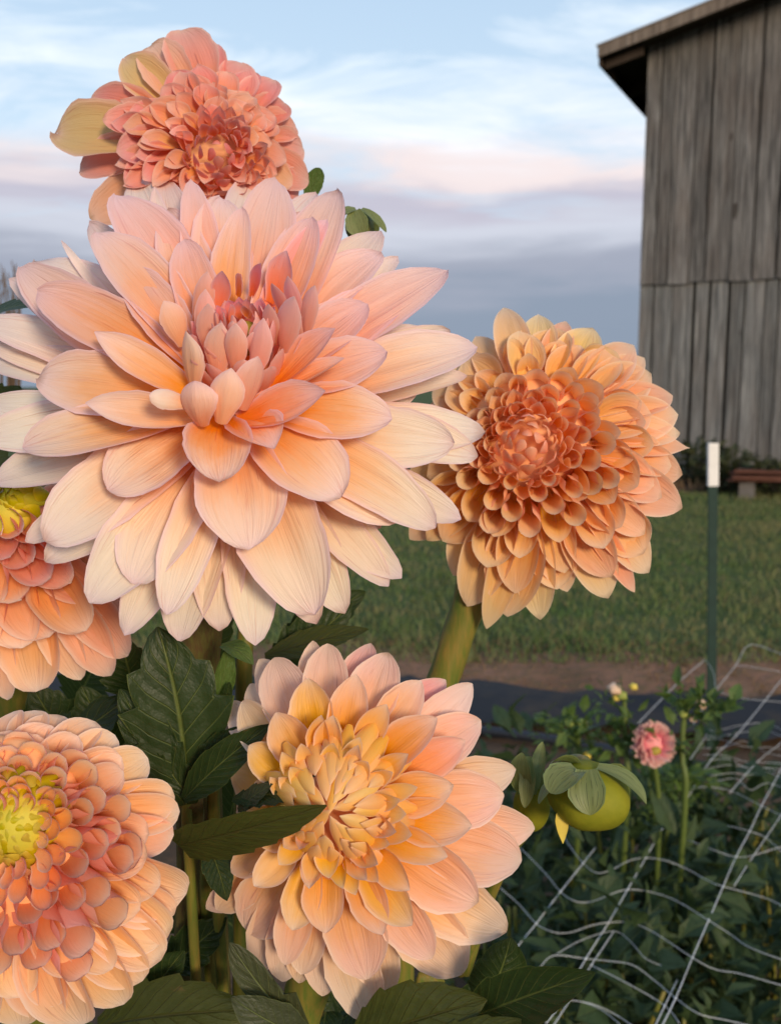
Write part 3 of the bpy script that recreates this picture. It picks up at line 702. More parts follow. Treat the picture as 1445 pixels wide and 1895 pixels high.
feathery('pale green stalk rising below the small pink flower', [(1215, 1590), (1212, 1530), (1200, 1440)], 1.7, [], 6)

# ------------------------------------------------------------------ plastic support netting
def net_mat():
    m, t = new_mat('net_plastic')
    tcn = t.n('ShaderNodeTexCoord'); nz = t.noise(tcn.outputs['Object'], 60, 3, 0.6)
    finish(t, t.ramp(nz, [(0.3, (0.68, 0.70, 0.70, 1)), (0.7, (0.85, 0.86, 0.85, 1))]), 0.35, 0.5, 0.25)
    return m
M_NET = net_mat()
NZ = 0.50
net = thing('support_netting', 'white plastic support netting stretched over the bed plants', 'netting', tuple(at_z(1250, 1848, NZ)))
def strand(pts, r, z=NZ, knots=None):
    if 1330 < pts[-1][0] < 1440 and r < 0.001: pts = list(pts)+[(1420+60, pts[-1][1]+30), (1560, pts[-1][1]+40)]
    pp = [at_z(x, y, z+0.004*math.sin(i*2.1)) for i, (x, y) in enumerate(pts)]
    tube('strand', pp, r, M_NET, net, 5, True, origin=tuple(pp[0]))
    for (x, y) in knots or []:
        p = at_z(x, y, z); spheroid('knot', p, (pp[-1]-pp[0]).normalized(), r*2.2, r*4.2, M_NET, net, 6, 4)
RB, RT = 0.0007, 0.00045
A = [(992, 1710), (1037, 1651), (1079, 1598)]
Bk = [(1041, 1852), (1084, 1775), (1126, 1708), (1161, 1647), (1195, 1588)]
Ck = [(1250, 1848), (1281, 1773), (1311, 1704), (1338, 1641), (1362, 1586), (1387, 1539), (1409, 1492), (1430, 1453)]
strand([(900, 1825), (961, 1748)]+A+[(1102, 1569)], RB, knots=A)
strand([(1010, 1895)]+Bk+[(1210, 1561), (1240, 1510)], RB, knots=Bk)
strand([(1020, 1905), (1054, 1852), (1094, 1787), (1136, 1724)], RB*0.8, knots=[(1094, 1787)])
strand([(1222, 1905)]+Ck+[(1447, 1421), (1480, 1360)], RB, knots=Ck)
strand([(1207, 1910), (1230, 1862), (1253, 1814)], RB*0.8, knots=[(1230, 1862)])
strand([(1358, 1641), (1385, 1598), (1417, 1551), (1442, 1514), (1490, 1440)], RB*0.8, knots=[(1417, 1551)])
strand([(1273, 1476), (1316, 1406), (1362, 1362), (1421, 1290), (1447, 1258), (1500, 1205)], RB, knots=[(1316, 1406), (1362, 1362), (1421, 1290)])
strand([(1277, 1406), (1296, 1378), (1314, 1350)], RB*0.8)
strand([(1280, 1345), (1303, 1307), (1324, 1278), (1362, 1231), (1391, 1193)], RB, knots=[(1324, 1278), (1362, 1231)])
strand([(1181, 1339), (1234, 1284), (1270, 1250), (1305, 1221)], RB, knots=[(1234, 1284)])
strand([(1350, 1468), (1403, 1409), (1447, 1374), (1520, 1310)], RB*0.8, knots=[(1403, 1409)])
strand([(1042, 1540), (1049, 1559), (1079, 1598), (1104, 1616), (1132, 1610), (1163, 1594), (1195, 1588), (1234, 1594), (1273, 1610), (1313, 1632), (1338, 1641), (1423, 1665)], RT)
strand([(950, 1560), (974, 1581), (1010, 1618), (1037, 1651), (1065, 1669), (1096, 1669), (1132, 1655), (1161, 1647), (1202, 1651), (1250, 1667), (1311, 1704), (1352, 1730), (1391, 1756)], RT)
strand([(890, 1610), (919, 1638), (959, 1673), (992, 1710), (1025, 1726), (1057, 1726), (1092, 1714), (1126, 1708), (1163, 1708), (1206, 1724), (1281, 1773), (1324, 1795), (1371, 1803)], RT)
strand([(1000, 1790), (1025, 1769), (1084, 1775), (1124, 1779), (1171, 1787), (1214, 1818), (1250, 1848), (1293, 1877), (1344, 1889)], RT)
strand([(1029, 1767), (1077, 1740), (1136, 1724), (1167, 1744), (1195, 1775), (1234, 1791)], RT*0.8)
strand([(1094, 1787), (1163, 1822), (1230, 1862), (1257, 1895)], RT)
strand([(880, 1855), (919, 1862), (978, 1862), (1041, 1852), (1092, 1858), (1136, 1877), (1171, 1900)], RT)
strand([(930, 1878), (990, 1868), (1054, 1852), (1110, 1868), (1150, 1900)], RT*0.8)
strand([(1270, 1470), (1297, 1457), (1352, 1464), (1409, 1492), (1450, 1512)], RT)
strand([(1273, 1555), (1332, 1578), (1362, 1586), (1391, 1584), (1450, 1566)], RT)
strand([(1345, 1528), (1387, 1539), (1417, 1551), (1450, 1580)], RT)
strand([(1362, 1231), (1400, 1236), (1450, 1244)], RT); strand([(1324, 1278), (1370, 1292), (1450, 1300)], RT)
strand([(1305, 1221), (1320, 1245), (1324, 1278)], RT)
for k in range(9):
    y = 1345+k*13; strand([(1285+k*4, y), (1320+k*5, y+random.uniform(-14, 12)), (1372+k*2, y+random.uniform(-12, 16)), (1420, y+random.uniform(-10, 16)), (1470, y+18)], RT*0.75)

# ------------------------------------------------------------------ dahlia flowers
def G(x, y, d, back=0.05):   # where the stem that passes this point leaves the soil
    p = P(x, y, d); g_ = Vector((p.x*0.9, p.y+back, 0.0)); return [g_]+[g_.lerp(p, k) for k in (0.3, 0.55, 0.75, 0.9, 0.97)]
class Flower:
    def __init__(s, label, c_px, d, tilt, mat, disc_px=None, dome=0.03, drop=0.0, outline=None, group='dahlia flowers in bloom', stem=None, stem_d=None):
        s.c = P(c_px[0], c_px[1], d); s.d = d; s.n = camdir(*tilt); s.mat = mat; s.dome = dome; s.drop = drop
        s.dp = disc_px or c_px; s.tips = outline; s.cd = on_plane(s.dp[0], s.dp[1], s.c, s.n)
        s.obj = thing('dahlia_flower', label, 'flower', tuple(s.c), group)
        if outline:
            aa = sorted((math.atan2(y-s.dp[1], x-s.dp[0]), math.hypot(x-s.dp[0], y-s.dp[1])) for x, y in outline)
            s.oa = np.array([aa[-1][0]-2*math.pi]+[a for a, r in aa]+[aa[0][0]+2*math.pi]); s.orr = np.array([aa[-1][1]]+[r for a, r in aa]+[aa[0][1]])
    def R(s, az): 
        az = (az+math.pi) % (2*math.pi)-math.pi; return float(np.interp(az, s.oa, s.orr))
    def h(s, k): return s.dome*(1-min(k, 1.2)**2)-s.drop*k**4
    def pt(s, az, k, off=0.0):
        r = s.R(az)*k
        return on_plane(s.dp[0]+r*math.cos(az), s.dp[1]+r*math.sin(az), s.c+s.n*(s.h(k)+off), s.n)
    def sk(s, x, y):
        az = math.atan2(y-s.dp[1], x-s.dp[0]); return az, math.hypot(x-s.dp[0], y-s.dp[1])/s.R(az)
    def add(s, base, tip, wpx, tint=(0, 0, 0), axis=None, **kw):
        n = axis or s.n; D = (tip-base).normalized()
        mid = (base+tip)*0.5-s.c
        rr = (tip-s.cd); rr = rr-n*rr.dot(n)
        if D.dot(n) > 0.8: rr = (base-s.cd)-n*(base-s.cd).dot(n)
        if rr.length < 1e-6: rr = UP-n*UP.dot(n)
        rr.normalize()
        nh = n*D.dot(rr)-rr*D.dot(n)
        wd = wpx/F_PX*depth(tip)
        kw.setdefault('twist', random.uniform(-.2, .2)); kw.setdefault('nu', 13 if wpx > 60 else 9)
        return sheet('petal', base, tip, nh, wd, mat=s.mat, parent=s.obj, tint=tint, **kw)
    def manual(s, rows, kb=0.3, sink=0.012, off=0.0, jit=0.0015, **kw):
        for row in rows:
            x, y, wpx = row[:3]; tint = row[3] if len(row) > 3 and row[3] else (0, 0, 0); k2 = dict(kw)
            if len(row) > 4: k2.update(row[4])
            kb_ = k2.pop('kb', kb); sk_ = k2.pop('sink', sink); of = k2.pop('off', off)
            az, k = s.sk(x, y)
            tip = on_plane(x, y, s.c+s.n*(s.h(k)+of+random.uniform(-jit, jit)), s.n)
            base = s.pt(az, max(k*kb_, 0.05), -sk_+of)
            s.add(base, tip, wpx, tint, **k2)
    def rings(s, n, s0, s1, wfun, kb=0.62, sink=0.014, az0=0.0, tintf=None, jit=0.12, skip=None, off=0.0, **kw):
        for i in range(n):
            f = (i+0.5)/n; k = math.sqrt(s0*s0+(s1*s1-s0*s0)*f); az = az0+i*2.399963+random.uniform(-jit, jit)*0.5
            if skip and skip(az, k): continue
            kk = dict(kw)
            for q_ in ('a0', 'a1', 'pt', 'arch', 'curl'):
                if callable(kk.get(q_)): kk[q_] = kk[q_](k)
            tip = s.pt(az+random.uniform(-.03, .03), k*random.uniform(0.96, 1.03), off)
            base = s.pt(az, max(k*kb, 0.01), -(sink(k) if callable(sink) else sink)+off)
            s.add(base, tip, wfun(k)*random.uniform(0.84, 1.14), tintf(k, az) if tintf else (0, 0, 0), **kk)
    def bud_core(s, n, rpx, cpx, hoff, wpx, lpx, tintf, axis=None, lean0=-0.9, lean1=0.35, kmin=0.08, matf=None, **kw):
        """incurved young petals round the eye"""
        axis = axis or s.n
        c0 = on_plane(cpx[0], cpx[1], s.c+s.n*hoff, s.n); a = axis.cross(RIGHT).normalized(); b = axis.cross(a); sc = depth(c0)/F_PX
        for i in range(n):
            k = kmin+(1-kmin)*math.sqrt((i+0.5)/n); az = i*2.399963
            az += random.uniform(-.16, .16)
            rr = a*math.cos(az)+b*math.sin(az); ln = lean0+(lean1-lean0)*k+random.uniform(-.13, .13)
            L = lpx*(0.35+0.65*k)*sc*random.uniform(0.9, 1.1); r0 = rpx*sc*k
            D = axis*math.cos(ln)+rr*math.sin(ln)
            base = c0+rr*r0-axis*(rpx*sc*0.55*k*k)-D*L*0.45; tip = base+D*L
            nh = axis*math.sin(ln)-rr*math.cos(ln)
            kk = dict(a0=1.0, a1=0.9, pt=0.8, arch=-0.05, nu=7, nv=9); kk.update(kw)
            sheet('petal', base, tip, nh, wpx*(0.4+0.6*k)*sc, mat=matf(k) if matf else s.mat, parent=s.obj, tint=tintf(k), **kk)
        return c0

def receptacle(F, k=0.35, off=-0.02, rfac=0.4, mat=None):
    spheroid('receptacle', F.c+F.n*off, F.n, rfac*F.Rm, abs(off)*1.2+0.006, mat or M_CORER, F.obj)

# ---- 1. the large cream and peach dahlia
main = Flower('largest cream and peach dahlia with a pink eye, at centre left', (430, 755), 0.385, (0.0, 0.34, 0.94), PM_MAIN)
M_N = main.n; M_AX = camdir(0.03, 0.66, 0.75)
def m_tip(x, y, a): return on_plane(x, y, main.c+M_N*a, M_N)
def m_petal(x, y, wpx, a, rb, hb, tint, **kw):
    tip = m_tip(x, y, a+random.uniform(-.0015, .0015))
    r = tip-main.c; r = r-M_N*r.dot(M_N); r.normalize()
    base = main.c+r*rb+M_N*hb
    up_ = max(0.0, min(1.0, (760-y)/350.0)); lo_ = max(0.0, min(1.0, (y-800)/300.0))
    tint = (tint[0], tint[1]+0.16*up_*random.uniform(0.5, 1.2), tint[2]+0.16*lo_*random.uniform(0.4, 1.4))
    main.add(base, tip, wpx*1.10, tint, **kw)
def pale(v, p=0.0, y=0.0): return (v, p, y)
back = [(480, 303, 108), (249, 322, 92), (311, 345, 92), (352, 330, 75), (585, 350, 95), (704, 440, 100), (738, 470, 60), (838, 600, 80, .3), (862, 700, 60), (900, 795, 95), (889, 838, 92),
        (850, 962, 86, .2), (742, 1072, 82, .2), (719, 1085, 78, .2), (637, 1135, 95, .1), (587, 1155, 95, .2), (473, 1194, 98), (405, 1168, 98, .2), (324, 1184, 115), (230, 1176, 92), (87, 1042, 100), (47, 1003, 70),
        (-22, 890, 98), (-30, 812, 100), (-35, 742, 70), (-40, 660, 80), (-48, 590, 90), (62, 474, 95), (24, 522, 70), (168, 418, 75), (118, 452, 22), (-20, 640, 60), (790, 600, 80)]
for r in back:
    m_petal(r[0], r[1], r[2], -0.020, 0.012, -0.020, pale(random.uniform(0.8, 1.0), 0.0, (r[3] if len(r) > 3 else 0)*0.6), arch=random.uniform(0.02, 0.06), a0=0.5, a1=random.uniform(.35, .6), pt=0.58, ruf=0.05)
for k in range(30): # hidden under-layer that closes the gaps
    az = k*2*math.pi/30+0.07; R_ = 330+30*math.sin(k*5)
    m_petal(430+R_*math.cos(az)*1.02, 755+R_*math.sin(az), 100, -0.024, 0.01, -0.024, pale(1.0), arch=0.04, a0=0.4, a1=0.4, pt=0.6)
outer = [(825, 512, 100, .45, .15), (884, 638, 108, .5, .05), (842, 818, 118, .7, 0), (810, 972, 104, .6, 0), (741, 962, 125, .6, 0), (580, 1138, 152, .7, 0, .1), (311, 1138, 92, .8, 0, .1), (252, 1083, 150, .75, 0),
         (162, 1115, 125, .9, 0), (85, 1002, 135, .75, 0), (34, 490, 100, .5, .1), (215, 362, 108, .35, .12), (308, 380, 88, .3, .1), (356, 345, 66, .3, .2), (408, 366, 100, .35, .05), (511, 345, 108, .45, .08), (623, 354, 105, .5, .12),
         (704, 448, 98, .4, .15), (754, 520, 105, .35, .22), (650, 560, 70, .2, .1), (560, 380, 80, .4, .1)]
for r in outer:
    m_petal(r[0], r[1], r[2], -0.004, 0.012, -0.008, pale(r[3], r[4], r[5] if len(r) > 5 else 0), arch=random.uniform(0.03, 0.07), a0=0.55, a1=random.uniform(.4, .65), pt=0.58, ruf=0.045)
mid = [(75, 546, 105, .2, .2), (181, 438, 98, .2, .1), (68, 699, 118, .25, .1), (37, 823, 104, .4, .05), (198, 905, 128, .6, .05), (461, 1013, 160, .45, .05), (629, 925, 140, .3, .05), (716, 655, 102, .2, .25), (726, 775, 108, .25, .1),
       (680, 562, 92, .15, .3), (578, 412, 84, .1, .22), (604, 406, 54, .1, .4), (448, 387, 66, .15, .12), (340, 443, 76, .1, .2), (240, 494, 84, .25, .1), (641, 668, 66, .1, .15)]
for r in mid:
    m_petal(r[0], r[1], r[2], 0.012, 0.014, 0.004, pale(r[3], r[4]), arch=random.uniform(0.03, 0.08), a0=0.7, a1=random.uniform(.45, .7), pt=0.58, ruf=0.04)
# inner petals: base pixel, tip pixel, heights, width, tint
def m_inner(bx_, by_, ba, tx, ty, ta, wpx, tint, **kw):
    b = m_tip(bx_, by_, ba); t = m_tip(tx, ty, ta)
    k = dict(a0=0.8, a1=0.7, pt=0.9, arch=-0.05); k.update(kw)
    face = k.pop('face', 0)
    if face:
        D = (t-b).normalized(); x = (tx-450)/400.0
        k.setdefault('twist', 0.0)
        sheet('petal', b, t, camdir(-x*1.2, 0.15, 1)*face, wpx/F_PX*depth(t), mat=PM_MAIN, parent=main.obj, tint=tint, **k)
    else: main.add(b, t, wpx, tint, axis=M_AX, **k)
# recurved, boat-shaped ones at the front
m_inner(412, 775, 0.018, 404, 882, 0.030, 130, pale(.1), arch=0.10, a0=0.7, a1=0.9, pt=0.5, curl=-0.12)
m_inner(440, 782, 0.020, 606, 728, 0.034, 90, pale(.15, .25), arch=0.0, a0=1.0, a1=0.9, twist=0.5)
m_inner(430, 780, 0.018, 508, 832, 0.032, 110, pale(.15, .2), arch=0.06, a0=0.8, a1=0.9, curl=0.05)
m_inner(400, 770, 0.018, 158, 745, 0.026, 72, pale(.35, .1), a0=0.9, a1=0.9, arch=0.02, twist=-0.5)
m_inner(380, 740, 0.016, 175, 615, 0.026, 70, pale(.35, .15), a0=0.9, a1=0.8, arch=-0.02, twist=-0.4)
m_inner(470, 745, 0.02, 640, 668, 0.026, 70, pale(.1, .15), a0=0.8, a1=0.8, arch=0.0)
m_inner(500, 720, 0.02, 614, 603, 0.034, 92, pale(.2, .35), a0=0.7, a1=0.6, arch=-0.03)
# upright, hooded ones
m_inner(357, 728, 0.020, 343, 612, 0.040, 80, pale(.45, .05), a0=0.8, a1=1.0, curl=0.05)
m_inner(372, 790, 0.030, 350, 706, 0.046, 84, pale(.55, .1), a0=0.9, a1=1.2, curl=0.18, pt=0.72, arch=-0.10)
m_inner(408, 785, 0.030, 427, 680, 0.045, 66, pale(.3, .15), a0=0.9, a1=1.1, curl=0.12, arch=-0.08)
m_inner(452, 760, 0.026, 480, 660, 0.042, 62, pale(.15, .3), a0=0.9, a1=0.9, curl=0.05)
m_inner(345, 745, 0.034, 276, 733, 0.040, 40, pale(1, .0), a0=0.7, a1=0.8, pt=0.5, b0=0.6, face=-1)
m_inner(406, 700, 0.024, 409, 596, 0.042, 52, pale(.3, .2), face=-1)
m_inner(436, 690, 0.026, 436, 598, 0.046, 44, pale(.1, .4), face=-1)
m_inner(468, 700, 0.026, 486, 588, 0.046, 46, pale(.1, .6), face=-1)
m_inner(520, 655, 0.022, 543, 548, 0.046, 58, pale(.0, .75), face=-1)
m_inner(510, 640, 0.022, 498, 560, 0.044, 34, pale(0, .8), face=-1)
m_inner(545, 600, 0.018, 533, 510, 0.042, 38, pale(0, .85), face=-1)
m_inner(525, 590, 0.018, 505, 520, 0.042, 30, pale(0, .9), face=-1)
m_inner(565, 625, 0.018, 580, 528, 0.040, 42, pale(0, .7), face=-1)
m_inner(500, 560, 0.014, 529, 464, 0.032, 60, pale(.0, .5), face=1)
m_inner(465, 550, 0.014, 481, 488, 0.034, 30, pale(0, .8), face=1)
m_inner(440, 550, 0.014, 447, 508, 0.034, 36, pale(0, .6), face=1)
m_inner(405, 580, 0.016, 412, 498, 0.034, 38, pale(0, .6), face=1)
m_inner(340, 640, 0.016, 305, 556, 0.034, 54, pale(.1, .25), face=-1)
m_inner(360, 600, 0.014, 383, 502, 0.032, 40, pale(.05, .45), face=-1)
m_inner(370, 640, 0.018, 380, 535, 0.038, 40, pale(.05, .6), face=-1)
m_inner(390, 660, 0.02, 385, 560, 0.040, 44, pale(.05, .55), face=-1)
main.bud_core(18, 92, (448, 630), 0.026, 52, 120, lambda k: (0.1, 0.35+0.3*k, 0.0), M_AX, -0.1, 0.45, 0.55, nv=13)
disc_c = main.bud_core(34, 62, (450, 585), 0.036, 30, 62, lambda k: (0.05, 0.4+0.5*k, 0.4*(1-k)), M_AX, -0.45, 0.15, 0.25)
spheroid('flower_eye', disc_c-M_AX*0.011, M_AX, 0.0075, 0.007, M_CORE, main.obj)
spheroid('receptacle', main.c+M_AX*0.004, M_AX, 0.011, 0.022, M_CORER, main.obj)
tube('stem', G(372, 1330, 0.46)+[P(372, 1330, 0.46), P(372, 1200, 0.45), P(395, 1000, 0.435), main.c-M_N*0.025], [0.0085, 0.0085, 0.009, 0.012], M_STEMB, main.obj, 12)

# ---- 2. apricot ball dahlia on the right
O2 = [(932, 569), (997, 582), (1046, 594), (1110, 610), (1172, 636), (1202, 686), (1244, 732), (1257, 770), (1276, 829), (1262, 879), (1262, 940), (1210, 1040), (1175, 1090), (1126, 1107), (1062, 1110), (1000, 1147), (936, 1141), (900, 1164), (864, 1122), (835, 1065), (758, 998), (745, 900), (770, 790), (800, 700), (845, 650), (881, 622)]
f2 = Flower('apricot ball dahlia with rolled petals on a bare stem, at right of the largest', (1000, 850), 0.475, (-0.10, 0.16, 0.98), PM_PEACH, (978, 812), 0.040, 0.006, O2)
f2.manual([(932, 569, 66, (.1, .1, 0.19)), (997, 582, 72, (.1, 0, 0.25)), (1046, 594, 60, (.2, .4, 0)), (1095, 606, 84, (.1, 0, 0.11)), (1172, 638, 80, (.1, .2, .1)), (1192, 662, 70, (.1, .2, 0)), (1204, 690, 92, (0, .2, 0)), (1245, 733, 80, (0, .35, 0)),
           (1254, 766, 88, (0, .3, 0)), (1276, 829, 60, (.2, .3, 0), dict(pt=1.3)), (1258, 801, 70, (.3, .2, 0)), (1262, 879, 84, (0, .25, 0)), (1262, 940, 90, (.1, .35, 0)), (1225, 920, 88, (0, .3, 0)), (1200, 1060, 92, (.1, .1, 0)), (1174, 1096, 50, (.1, .5, 0.11)),
           (1126, 1107, 95, (.1, 0, .1)), (1050, 1095, 80), (1000, 1147, 80, (.1, 0, 0.22)), (938, 1141, 110, (.1, 0, 0.14)), (900, 1164, 62, (.3, 0, .1)), (864, 1122, 95, (.2, 0, 0.11)), (838, 1065, 85), (758, 998, 75, (0, .2, 0)), (790, 1000, 70), (881, 622, 60, (.1, 0, 0.11)), (845, 655, 70, (.1, 0, 0.17)), (800, 720, 70), (775, 800, 70), (750, 900, 80)],
          kb=0.30, sink=0.022, quill=0.95, peak=0.45, pt=0.75, arch=0.06, ruf=0.012)
f2.rings(18, 0.80, 0.93, lambda k: 78, 0.4, 0.020, 0.4, lambda k, a: (0.05, 0.1+0.25*max(0, math.cos(a)), 0.25*max(0, -math.sin(a))), quill=1.15, peak=0.45, pt=0.75, arch=0.05)
f2.manual([(948, 624, 40, (0, 0, 0.17)), (978, 653, 42, (0, 0, 0.11)), (1039, 630, 60, (0, 0, 0.22)), (1062, 681, 52, (0, 0, 0.19)), (1141, 651, 84, (0, 0, 0.17)), (1115, 713, 68, (0, .1, .15)), (1187, 744, 68), (1210, 824, 64), (1172, 850, 54, (0, .1, 0)), (1149, 801, 48), (1195, 780, 60, (0, .1, 0)),
           (1191, 1025, 86), (1117, 1015, 74, (0, 0, .1)), (1031, 1091, 74, (0, 0, 0.11)), (961, 1033, 62, (0, 0, 0.17)), (913, 993, 64, (0, 0, 0.11)), (1035, 1004, 58, (0, 0, .1)), (1085, 922, 66), (1136, 930, 66), (864, 964, 68), (900, 1050, 80, (.05, 0, .1)), (1180, 900, 80, (0, .3, 0)), (1150, 975, 76),
           (880, 690, 50), (850, 730, 50), (845, 790, 52), (835, 860, 56), (1110, 760, 56)],
          kb=0.60, sink=0.034, off=0.003, quill=2.1, peak=0.40, pt=0.9, arch=0.02, nu=15, nv=19, b0=0.5)
f2.rings(42, 0.28, 0.62, lambda k: 17+46*k, 0.72, 0.028, 1.1, lambda k, a: (0.45, 0.25*(1-k), 0.1), quill=2.8, peak=0.66, pt=0.85, arch=0.0, nu=17, nv=20, off=0.006, b0=0.6)
f2.bud_core(54, 94, (975, 812), 0.042, 40, 66, lambda k: (0.35, 0.55-0.25*k, 0.0), None, -1.0, 0.5, 0.06)
spheroid('receptacle', f2.cd+f2.n*0.016, f2.n, 0.031, 0.010, M_CORER, f2.obj)
spheroid('calyx', f2.c-f2.n*0.006, f2.n, 0.020, 0.014, M_CORE, f2.obj)
tube('stem', G(740, 1560, 0.50)+[P(740, 1560, 0.50), P(790, 1350, 0.495), P(826, 1240, 0.49), P(866, 1120, 0.485), P(905, 1000, 0.48), f2.c-f2.n*0.02], [0.0082, 0.0082, 0.0084, 0.0088, 0.009, 0.012], M_STEM, f2.obj, 16, True, 0.04)

# ---- 3. golden-hearted pink dahlia, bottom centre
O3 = [(580, 1187), (607, 1191), (683, 1185), (718, 1209), (781, 1255), (825, 1257), (877, 1265), (892, 1333), (958, 1425), (993, 1536), (969, 1595), (936, 1721), (857, 1808), (720, 1840), (683, 1887), (598, 1841), (554, 1815), (520, 1819), (458, 1725), (390, 1684), (425, 1600), (440, 1500), (430, 1400), (419, 1298), (458, 1263), (506, 1218)]
f3 = Flower('pale pink dahlia with a golden heart, at bottom centre', (650, 1520), 0.372, (-0.16, 0.10, 0.98), PM_SUN, (607, 1494), 0.034, 0.012, O3)
f3.manual([(580, 1187, 66, (.9, .1, 0)), (683, 1185, 76, (.4, .5, 0)), (485, 1224, 74, (.9, 0, 0)), (458, 1263, 62, (.9, 0, 0)), (419, 1298, 66, (.8, 0, 0)), (825, 1257, 74, (.3, .6, 0)), (877, 1265, 78, (.8, .2, 0)), (958, 1425, 86, (.7, 0, .1)), (993, 1536, 96, (.5, .3, 0)),
           (936, 1721, 118, (.5, 0, .05)), (857, 1808, 125, (.5, .1, 0)), (720, 1840, 96, (.6, 0, 0)), (683, 1887, 104, (.7, 0, 0)), (598, 1841, 78, (.8, 0, 0)), (554, 1815, 72, (.6, 0, .3)), (520, 1819, 80, (.8, 0, 0)), (402, 1684, 74, (.5, 0, .3)), (384, 1682, 60, (.5, .2, 0)), (425, 1590, 70, (.2, 0, .5)), (430, 1420, 80, (.3, 0, .4)), (440, 1500, 80, (.2, 0, .5)), (480, 1790, 80, (.7, .1, 0))],
          kb=0.30, sink=0.026, off=-0.006, a0=0.9, a1=0.55, pt=0.72, arch=0.05, ruf=0.01)
f3.manual([(607, 1191, 84, (.6, .25, 0)), (718, 1209, 96, (.5, .3, 0)), (506, 1218, 92, (.8, .1, 0)), (445, 1298, 78, (.6, 0, .3)), (892, 1333, 92, (.5, .35, 0)), (936, 1473, 112, (.3, .3, 0)), (969, 1595, 120, (.4, .15, 0)), (884, 1667, 124, (.3, .2, 0)), (679, 1808, 116, (.35, .25, 0)), (458, 1725, 108, (.4, .25, 0)), (560, 1800, 80, (.5, 0, .1)), (800, 1780, 90, (.4, .2, 0)), (432, 1612, 64, (.1, 0, .6)), (530, 1780, 70, (.5, .1, .1))],
          kb=0.32, sink=0.024, off=0.0, a0=0.9, a1=0.58, pt=0.72, arch=0.05, ruf=0.01)
f3.manual([(572, 1255, 88, (.1, 0, .55)), (659, 1248, 74, (.2, .1, .15)), (781, 1259, 74, (.1, .2, .1)), (807, 1329, 78, (0, .1, .15)), (860, 1370, 78, (0, .4, 0)), (511, 1318, 80, (.2, 0, .45)), (838, 1455, 86, (0, 0, .1)), (873, 1529, 90, (0, .1, .05)), (827, 1586, 66, (0, 0, .2)), (764, 1712, 84, (0, 0, .45)), (709, 1730, 74, (.1, 0, .2)), (602, 1728, 80, (.1, 0, .35)), (541, 1723, 74, (.1, 0, .3)), (475, 1560, 60, (.1, 0, .6)), (470, 1640, 64, (.1, 0, .5)), (460, 1380, 70, (.1, 0, .6)), (470, 1450, 60, (.1, 0, .6))],
          kb=0.38, sink=0.026, off=0.006, a0=1.2, a1=0.75, pt=0.78, arch=0.03)
f3.manual([(716, 1303, 56, (0, 0, .5)), (615, 1327, 58, (.1, 0, .4)), (594, 1325, 48, (0, 0, .6)), (755, 1396, 46, (0, 0, .1)), (755, 1647, 60, (0, 0, .4)), (633, 1643, 40, (0, 0, .7)), (572, 1645, 50, (.1, 0, .4)), (663, 1379, 38, (.2, .1, .2)), (522, 1394, 40, (.1, 0, .5)), (700, 1600, 50, (0, 0, .5)), (554, 1575, 34, (.2, .1, .2)), (680, 1630, 44, (.1, 0, .4)), (520, 1540, 40, (0, 0, .5)), (735, 1540, 44, (.1, 0, .3)), (740, 1480, 40, (0, 0, .5)), (500, 1440, 40, (0, 0, .5))],
          kb=0.50, sink=0.022, off=0.008, a0=1.6, a1=1.0, pt=0.78, arch=0.0)
f3.rings(20, 0.34, 0.50, lambda k: 46, 0.50, 0.016, 0.6, lambda k, a: (0.1, 0.0, 0.65), quill=1.2, peak=0.4, pt=0.95, arch=0.0, curl=0.04, off=0.006, nu=9, nv=11)
f3.bud_core(50, 128, (612, 1498), 0.038, 44, 128, lambda k: (0.1*k, 0.0, 0.9-0.25*k), None, -1.35, -0.7, 0.12, pt=0.95, nv=13, a0=1.1, a1=0.9, peak=0.45)
spheroid('receptacle', f3.c+f3.n*0.004, f3.n, 0.024, 0.022, M_CORER, f3.obj)
tube('stem', G(520, 2100, 0.43)+[P(520, 2100, 0.43), P(552, 1895, 0.425), P(585, 1780, 0.415), f3.c-f3.n*0.02], [0.0085, 0.0085, 0.009, 0.012], M_STEM, f3.obj, 12)

# ---- 4. salmon ball dahlia, lower left
O4 = [(27, 1319), (64, 1317), (107, 1325), (177, 1338), (212, 1362), (273, 1405), (322, 1475), (331, 1502), (320, 1545), (344, 1652), (322, 1690), (308, 1735), (297, 1775), (263, 1813), (230, 1855), (155, 1893), (96, 1882), (40, 1895), (-60, 1870), (-180, 1800), (-270, 1650), (-280, 1500), (-220, 1380), (-90, 1330)]
f4 = Flower('salmon ball dahlia with round tubular petals and lime heart, at lower left', (30, 1590), 0.352, (-0.02, 0.20, 0.97), PM_BALL, (15, 1530), 0.036, 0.010, O4)
f4.manual([(-180, 1800, 110), (-270, 1650, 110), (-280, 1500, 100), (-220, 1380, 90), (-150, 1350, 90), (-240, 1740, 100), (-290, 1580, 100), (27, 1319, 74), (64, 1317, 74), (107, 1325, 80), (177, 1338, 80), (212, 1362, 76, (.1, 0, 0)), (273, 1405, 86, (.1, 0, .1)), (322, 1475, 86), (331, 1502, 76), (320, 1545, 80, (0, .2, 0)), (344, 1652, 118, (.3, 0, .25)), (322, 1690, 90, (.3, 0, .2)), (308, 1735, 118, (.3, 0, .3)), (297, 1775, 100, (.4, 0, .2)),
           (263, 1813, 100, (.2, 0, .2)), (230, 1855, 100, (.2, 0, .2)), (155, 1893, 120, (.2, 0, .25)), (96, 1882, 110, (.1, .1, .1)), (40, 1895, 100, (.4, 0, .1)), (-30, 1880, 100), (-90, 1330, 80), (-60, 1850, 100)],
          kb=0.35, sink=0.024, quill=0.95, pt=0.55, arch=0.06, curl=0.02, peak=0.62)
fr4 = None
